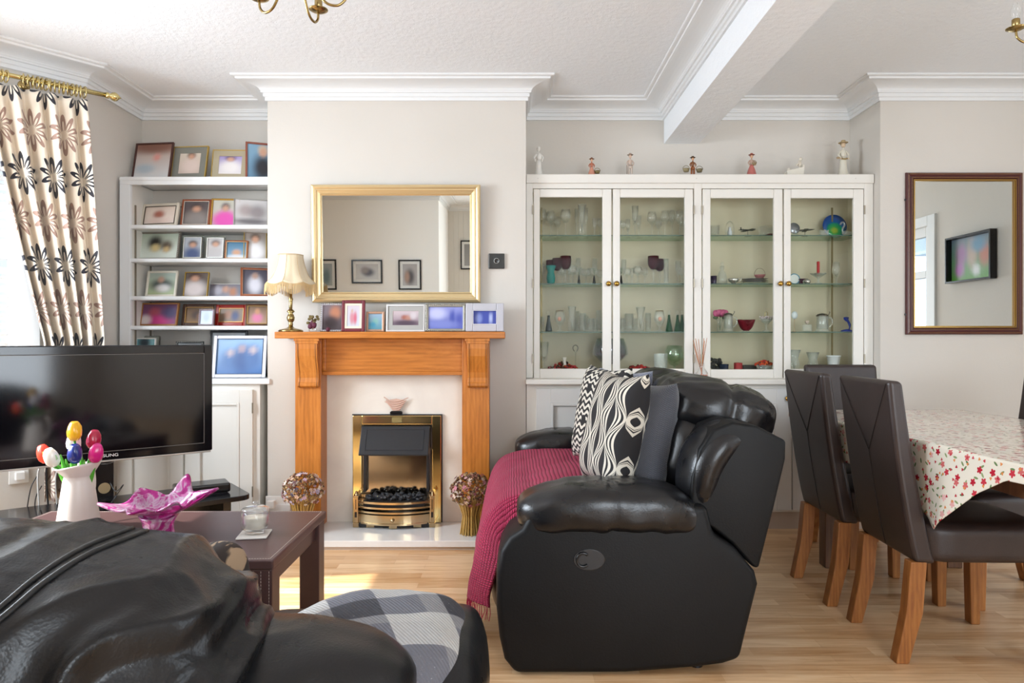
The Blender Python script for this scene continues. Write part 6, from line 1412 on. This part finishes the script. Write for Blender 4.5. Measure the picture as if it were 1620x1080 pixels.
# plaid blanket over the seat
def m_plaid():
    M = Mt('grey_plaid_wool', rough=.95); x, y, z = M.uv('Object')
    xr = x*.93+y*.36; yr = y*.93-x*.36
    a = (xr*4.0+.30).frac(); c = (yr*4.0+.15).frac()
    da = a.lt(.42); dc = c.lt(.42); la = a.gt(.80); lc = c.gt(.80)
    lev = (da+dc)*.5
    col = M.ramp(lev.k, [(0, 'AEACAA'), (.45, '6A6A70'), (.5, '64646C'), (1, '26262E')])
    col = M.mix((la.max(lc))*.18, col, 'CCC8C0'); tw = ((x+z*.5)*700+y*500).sin()
    n = M.noise(M.coord(), 90, 5, .7); lint = V_(M.nt, M.noise(M.coord('Object', (1, 1, 1)), 230, 3, .8)).gt(.68)
    col = M.mix(lint*.55, col, 'D8D6D6')
    M.color(M.mix(V_(M.nt, n)*.25, col, '77767A')); M.bump(tw*.5+V_(M.nt, n), .5, .003); return M.m
pl = thing('plaid_blanket', 'grey black and cream checked wool blanket folded over the armchair seat', 'blanket', (-.32, 1.52, .42))
b = MB()
def plf(v, nn): return wr(.007, (7, 7, 4), 8, False)(v, nn)+Vector((0, 0, .012*math.exp(-((v.x+.05)/.12)**2)))
puff(b, (-.330, 1.51, .395), (.235, .250, .088), 2.8, 110, 70, R=RY(-6), f=plf); bw(b, 'cloth', m_plaid(), pl, smooth=True)
# animal print cushion
def m_tiger():
    M = Mt('tiger_print', rough=.85); v = M.coord('Object', (40, 6, 14)); n = M.noise(v, 1.6, 2, .5, .8); M.color(M.ramp(n, [(.45, '2A201C'), (.53, '9A8268')])); return M.m
cu = thing('cushion', 'small brown tiger-striped cushion peeking above the back of the armchair', 'cushion', (-.665, 1.49, .56))
b = MB(); puff(b, (-.655, 1.51, .545), (.062, .09, .100), 2.6, 40, 30); bw(b, 'cover', m_tiger(), cu, smooth=True)

# ================================================================ DINING SET
def diningchair(label):
    rt = thing('dining_chair', label, 'dining chair', (0, 0, 0), 0, 'dining chairs around the floral table')
    b = MB(); nseg = 10
    def bp(u, v):  # outer surface loop
        return None
    prof = []
    for k in range(nseg+1): t_ = k/nseg; prof.append((.092-.092*t_**.85-.006*math.sin(PI*t_), .341+.617*t_))
    inner = [(x+.050+.020*(1-(z-.341)/.617), z-.004) for x, z in prof]
    outl = prof+inner[::-1]
    b.prism(outl, -.192, .192, 'y'); b.build('backrest', BROWNL, rt, bevel=.016, seg=4)
    b = MB()
    puff(b, (.335, 0, .408), (.222, .205, .070), 7, 40, 28); b.build('seat', BROWNL, rt, smooth=True)
    for sy_ in (-1, 1):
        y_ = sy_*.166
        b = MB(); b.prism([(.078, .345), (.132, .345), (.118, .17), (.072, .0), (.028, .0), (.062, .17)], y_-.023, y_+.023, 'y'); b.build('leg', OAKC, rt, bevel=.004)
        b = MB(); b.prism([(.475, .345), (.525, .345), (.518, .0), (.484, .0)], y_-.022, y_+.022, 'y'); b.build('leg', OAKC, rt, bevel=.004)
    def onb(y_, z_):
        t_ = (z_-.341)/.617; return (.092-.092*t_**.85-.006*math.sin(PI*t_)-.0008, y_, z_)
    b = MB()
    for sy_ in (-1, 1): b.tube([onb(sy_*.175*(1-t_)+.0*t_, .945-.25*t_) for t_ in [k/10 for k in range(11)]], .0016, 5)
    b.tube([onb(0, .695-.34*t_) for t_ in [k/10 for k in range(11)]], .0013, 5)
    b.build('stitched_seam', fm('1E1715', .6), rt)
    return rt
dc = diningchair('dark brown leather dining chair nearest the camera, its back turned to the black sofa')
dc.location = (1.276, 2.495, 0); dc.rotation_euler = (0, 0, math.radians(-2))
dup(dc, (1.262, 2.985, 0), 0, 'dark brown leather dining chair second from the camera, beside the black sofa')
dup(dc, (1.79, 3.755, 0), -PI/2, 'dark brown leather dining chair at the far end of the table by the cabinet')
dup(dc, (2.395, 2.94, 0), PI, 'dark brown leather dining chair on the far right side of the floral table')
TT = .742
tb = thing('dining_table', 'wooden dining table with square legs under the floral oilcloth', 'dining table', (1.8, 2.4, 0))
TP = [(1.372, 3.395), (1.452, 1.30), (2.235, 1.30), (2.215, 3.395)]
b = MB(); b.prism([(1.362, 3.36), (1.385, 3.40), (2.19, 3.40), (2.215, 3.37), (2.235, 1.32), (2.20, 1.30), (1.485, 1.30), (1.452, 1.33)], TT-.030, TT, 'z'); bw(b, 'tabletop', OAKC, tb, bevel=.008, seg=3)
b = MB(); b.box(1.52, 2.14, 1.42, 3.28, TT-.12, TT-.031); bw(b, 'apron', DARKOAK, tb, bevel=.003)
for x_ in (1.535, 2.12):
    for y_ in (1.50, 3.30): b = MB(); b.box(x_-.036, x_+.036, y_-.036, y_+.036, 0, TT-.031); bw(b, 'leg', DARKOAK, tb, bevel=.005)
def m_floral():
    M = Mt('floral_oilcloth', rough=.22, coat=.5); t_ = M.n('TexCoord'); base = 'E6DFD0'; col = base
    def layer(col, scale, off, rad, petals, colors, thr_=None, seedv=0):
        mp = M.n('Mapping'); mp.inputs['Location'].default_value = (off, off*1.7, 0); mp.inputs['Scale'].default_value = (scale, scale, 1); M.l(t_.outputs['UV'], mp.inputs[0])
        v = M.n('TexVoronoi'); v.voronoi_dimensions = '2D'; v.inputs['Scale'].default_value = 1; v.inputs['Randomness'].default_value = .75; M.l(mp.outputs[0], v.inputs['Vector'])
        sub = M.n('VectorMath'); sub.operation = 'SUBTRACT'; M.l(mp.outputs[0], sub.inputs[0]); M.l(v.outputs['Position'], sub.inputs[1])
        sp = M.n('SeparateXYZ'); M.l(sub.outputs[0], sp.inputs[0]); X_, Y_ = V_(M.nt, sp.outputs[0]), V_(M.nt, sp.outputs[1])
        sc_ = M.n('SeparateColor'); M.l(v.outputs['Color'], sc_.inputs[0]); r1, r2, r3 = [V_(M.nt, o) for o in sc_.outputs[:3]]
        d = (X_*X_+Y_*Y_).sqrt(); th = Y_.atan2(X_)
        if petals: mask = d.lt((th*(petals/2.0)+r2*6).sin().abs()*rad*.5+rad*.55)
        else:
            ca, sa = (r2*6.28).cos(), (r2*6.28).sin(); a_ = X_*ca+Y_*sa; c_ = Y_*ca-X_*sa
            mask = ((a_/rad)*(a_/rad)+(c_/(rad*.38))*(c_/(rad*.38))).lt(1)
        mask = mask*r3.lt(thr_ or .8)
        rc = M.ramp(r1.k, [(i/len(colors), c) for i, c in enumerate(colors)], 'CONSTANT')
        return M.mix(mask, col, rc)
    col = layer(col, 30, 3.1, .27, 0, ['7C9060', '5E7A50', '8FA070', '6A8458'], .75)
    col = layer(col, 23, 0, .26, 5, ['B8283A', 'E0A8A4', 'C43A48', 'E8B8B4', 'A81E30', 'D06A6A'], .8)
    col = layer(col, 40, 7.7, .20, 3, ['C0404A', 'D88A50', 'B02838'], .45)
    M.color(col); return M.m
def drop(y): # how far the cloth hangs below the left edge
    P_ = [(1.30, .02), (1.95, .05), (2.05, .11), (2.24, .275), (2.42, .20), (2.7, .16), (3.15, .15), (3.30, .19), (3.38, .12)]
    for (a, c), (d, e) in zip(P_, P_[1:]):
        if a <= y <= d: t_ = (y-a)/(d-a); return c+(e-c)*t_
    return P_[0][1] if y < 1.3 else P_[-1][1]
def cloth(u, v):
    y = 1.31+2.075*v; xl = 1.452-.090*(y-1.33)/2.03-.0035+.03*max(0, (y-3.27)/.11); xr = 2.235-.02*(y-1.3)/2.095+.004
    D = drop(y); q = u*(40+100+14)
    if u < .22: # hanging part on the left
        t_ = 1-u/.22; h = D*t_; loose = max(0, min(1, (2.30-y)/.1)); fl = (.015*math.sin(y*9)+.022)*t_*loose
        return Vector((xl-fl-.003, y, TT+.004-h*.985-.003*t_))
    if u > .90:
        t_ = (u-.90)/.10; return Vector((xr+.006+.012*t_, y, TT+.004-.14*t_))
    k_ = (u-.22)/.68; return Vector((xl-.004+(xr-xl+.008)*k_, y, TT+.0045+.0008*math.sin(y*14+k_*9)))
b = MB(); b.grid(80, 150, cloth)
for f in b.bm.faces:      # unfolded metres as uv
    for lp in f.loops:
        u, v = lp[b.uvl].uv; y = 1.31+2.075*v
        if u < .22: U_ = -drop(y)*(1-u/.22)
        elif u > .90: U_ = .80+.14*(u-.9)/.1
        else: U_ = (u-.22)/.68*.80
        lp[b.uvl].uv = (U_, y)
clr = thing('tablecloth', 'cream glossy oilcloth with small red and pink flowers hanging from the dining table', 'tablecloth', (1.8, 2.4, TT))
bw(b, 'cloth', m_floral(), clr, smooth=True, solid=.0015)
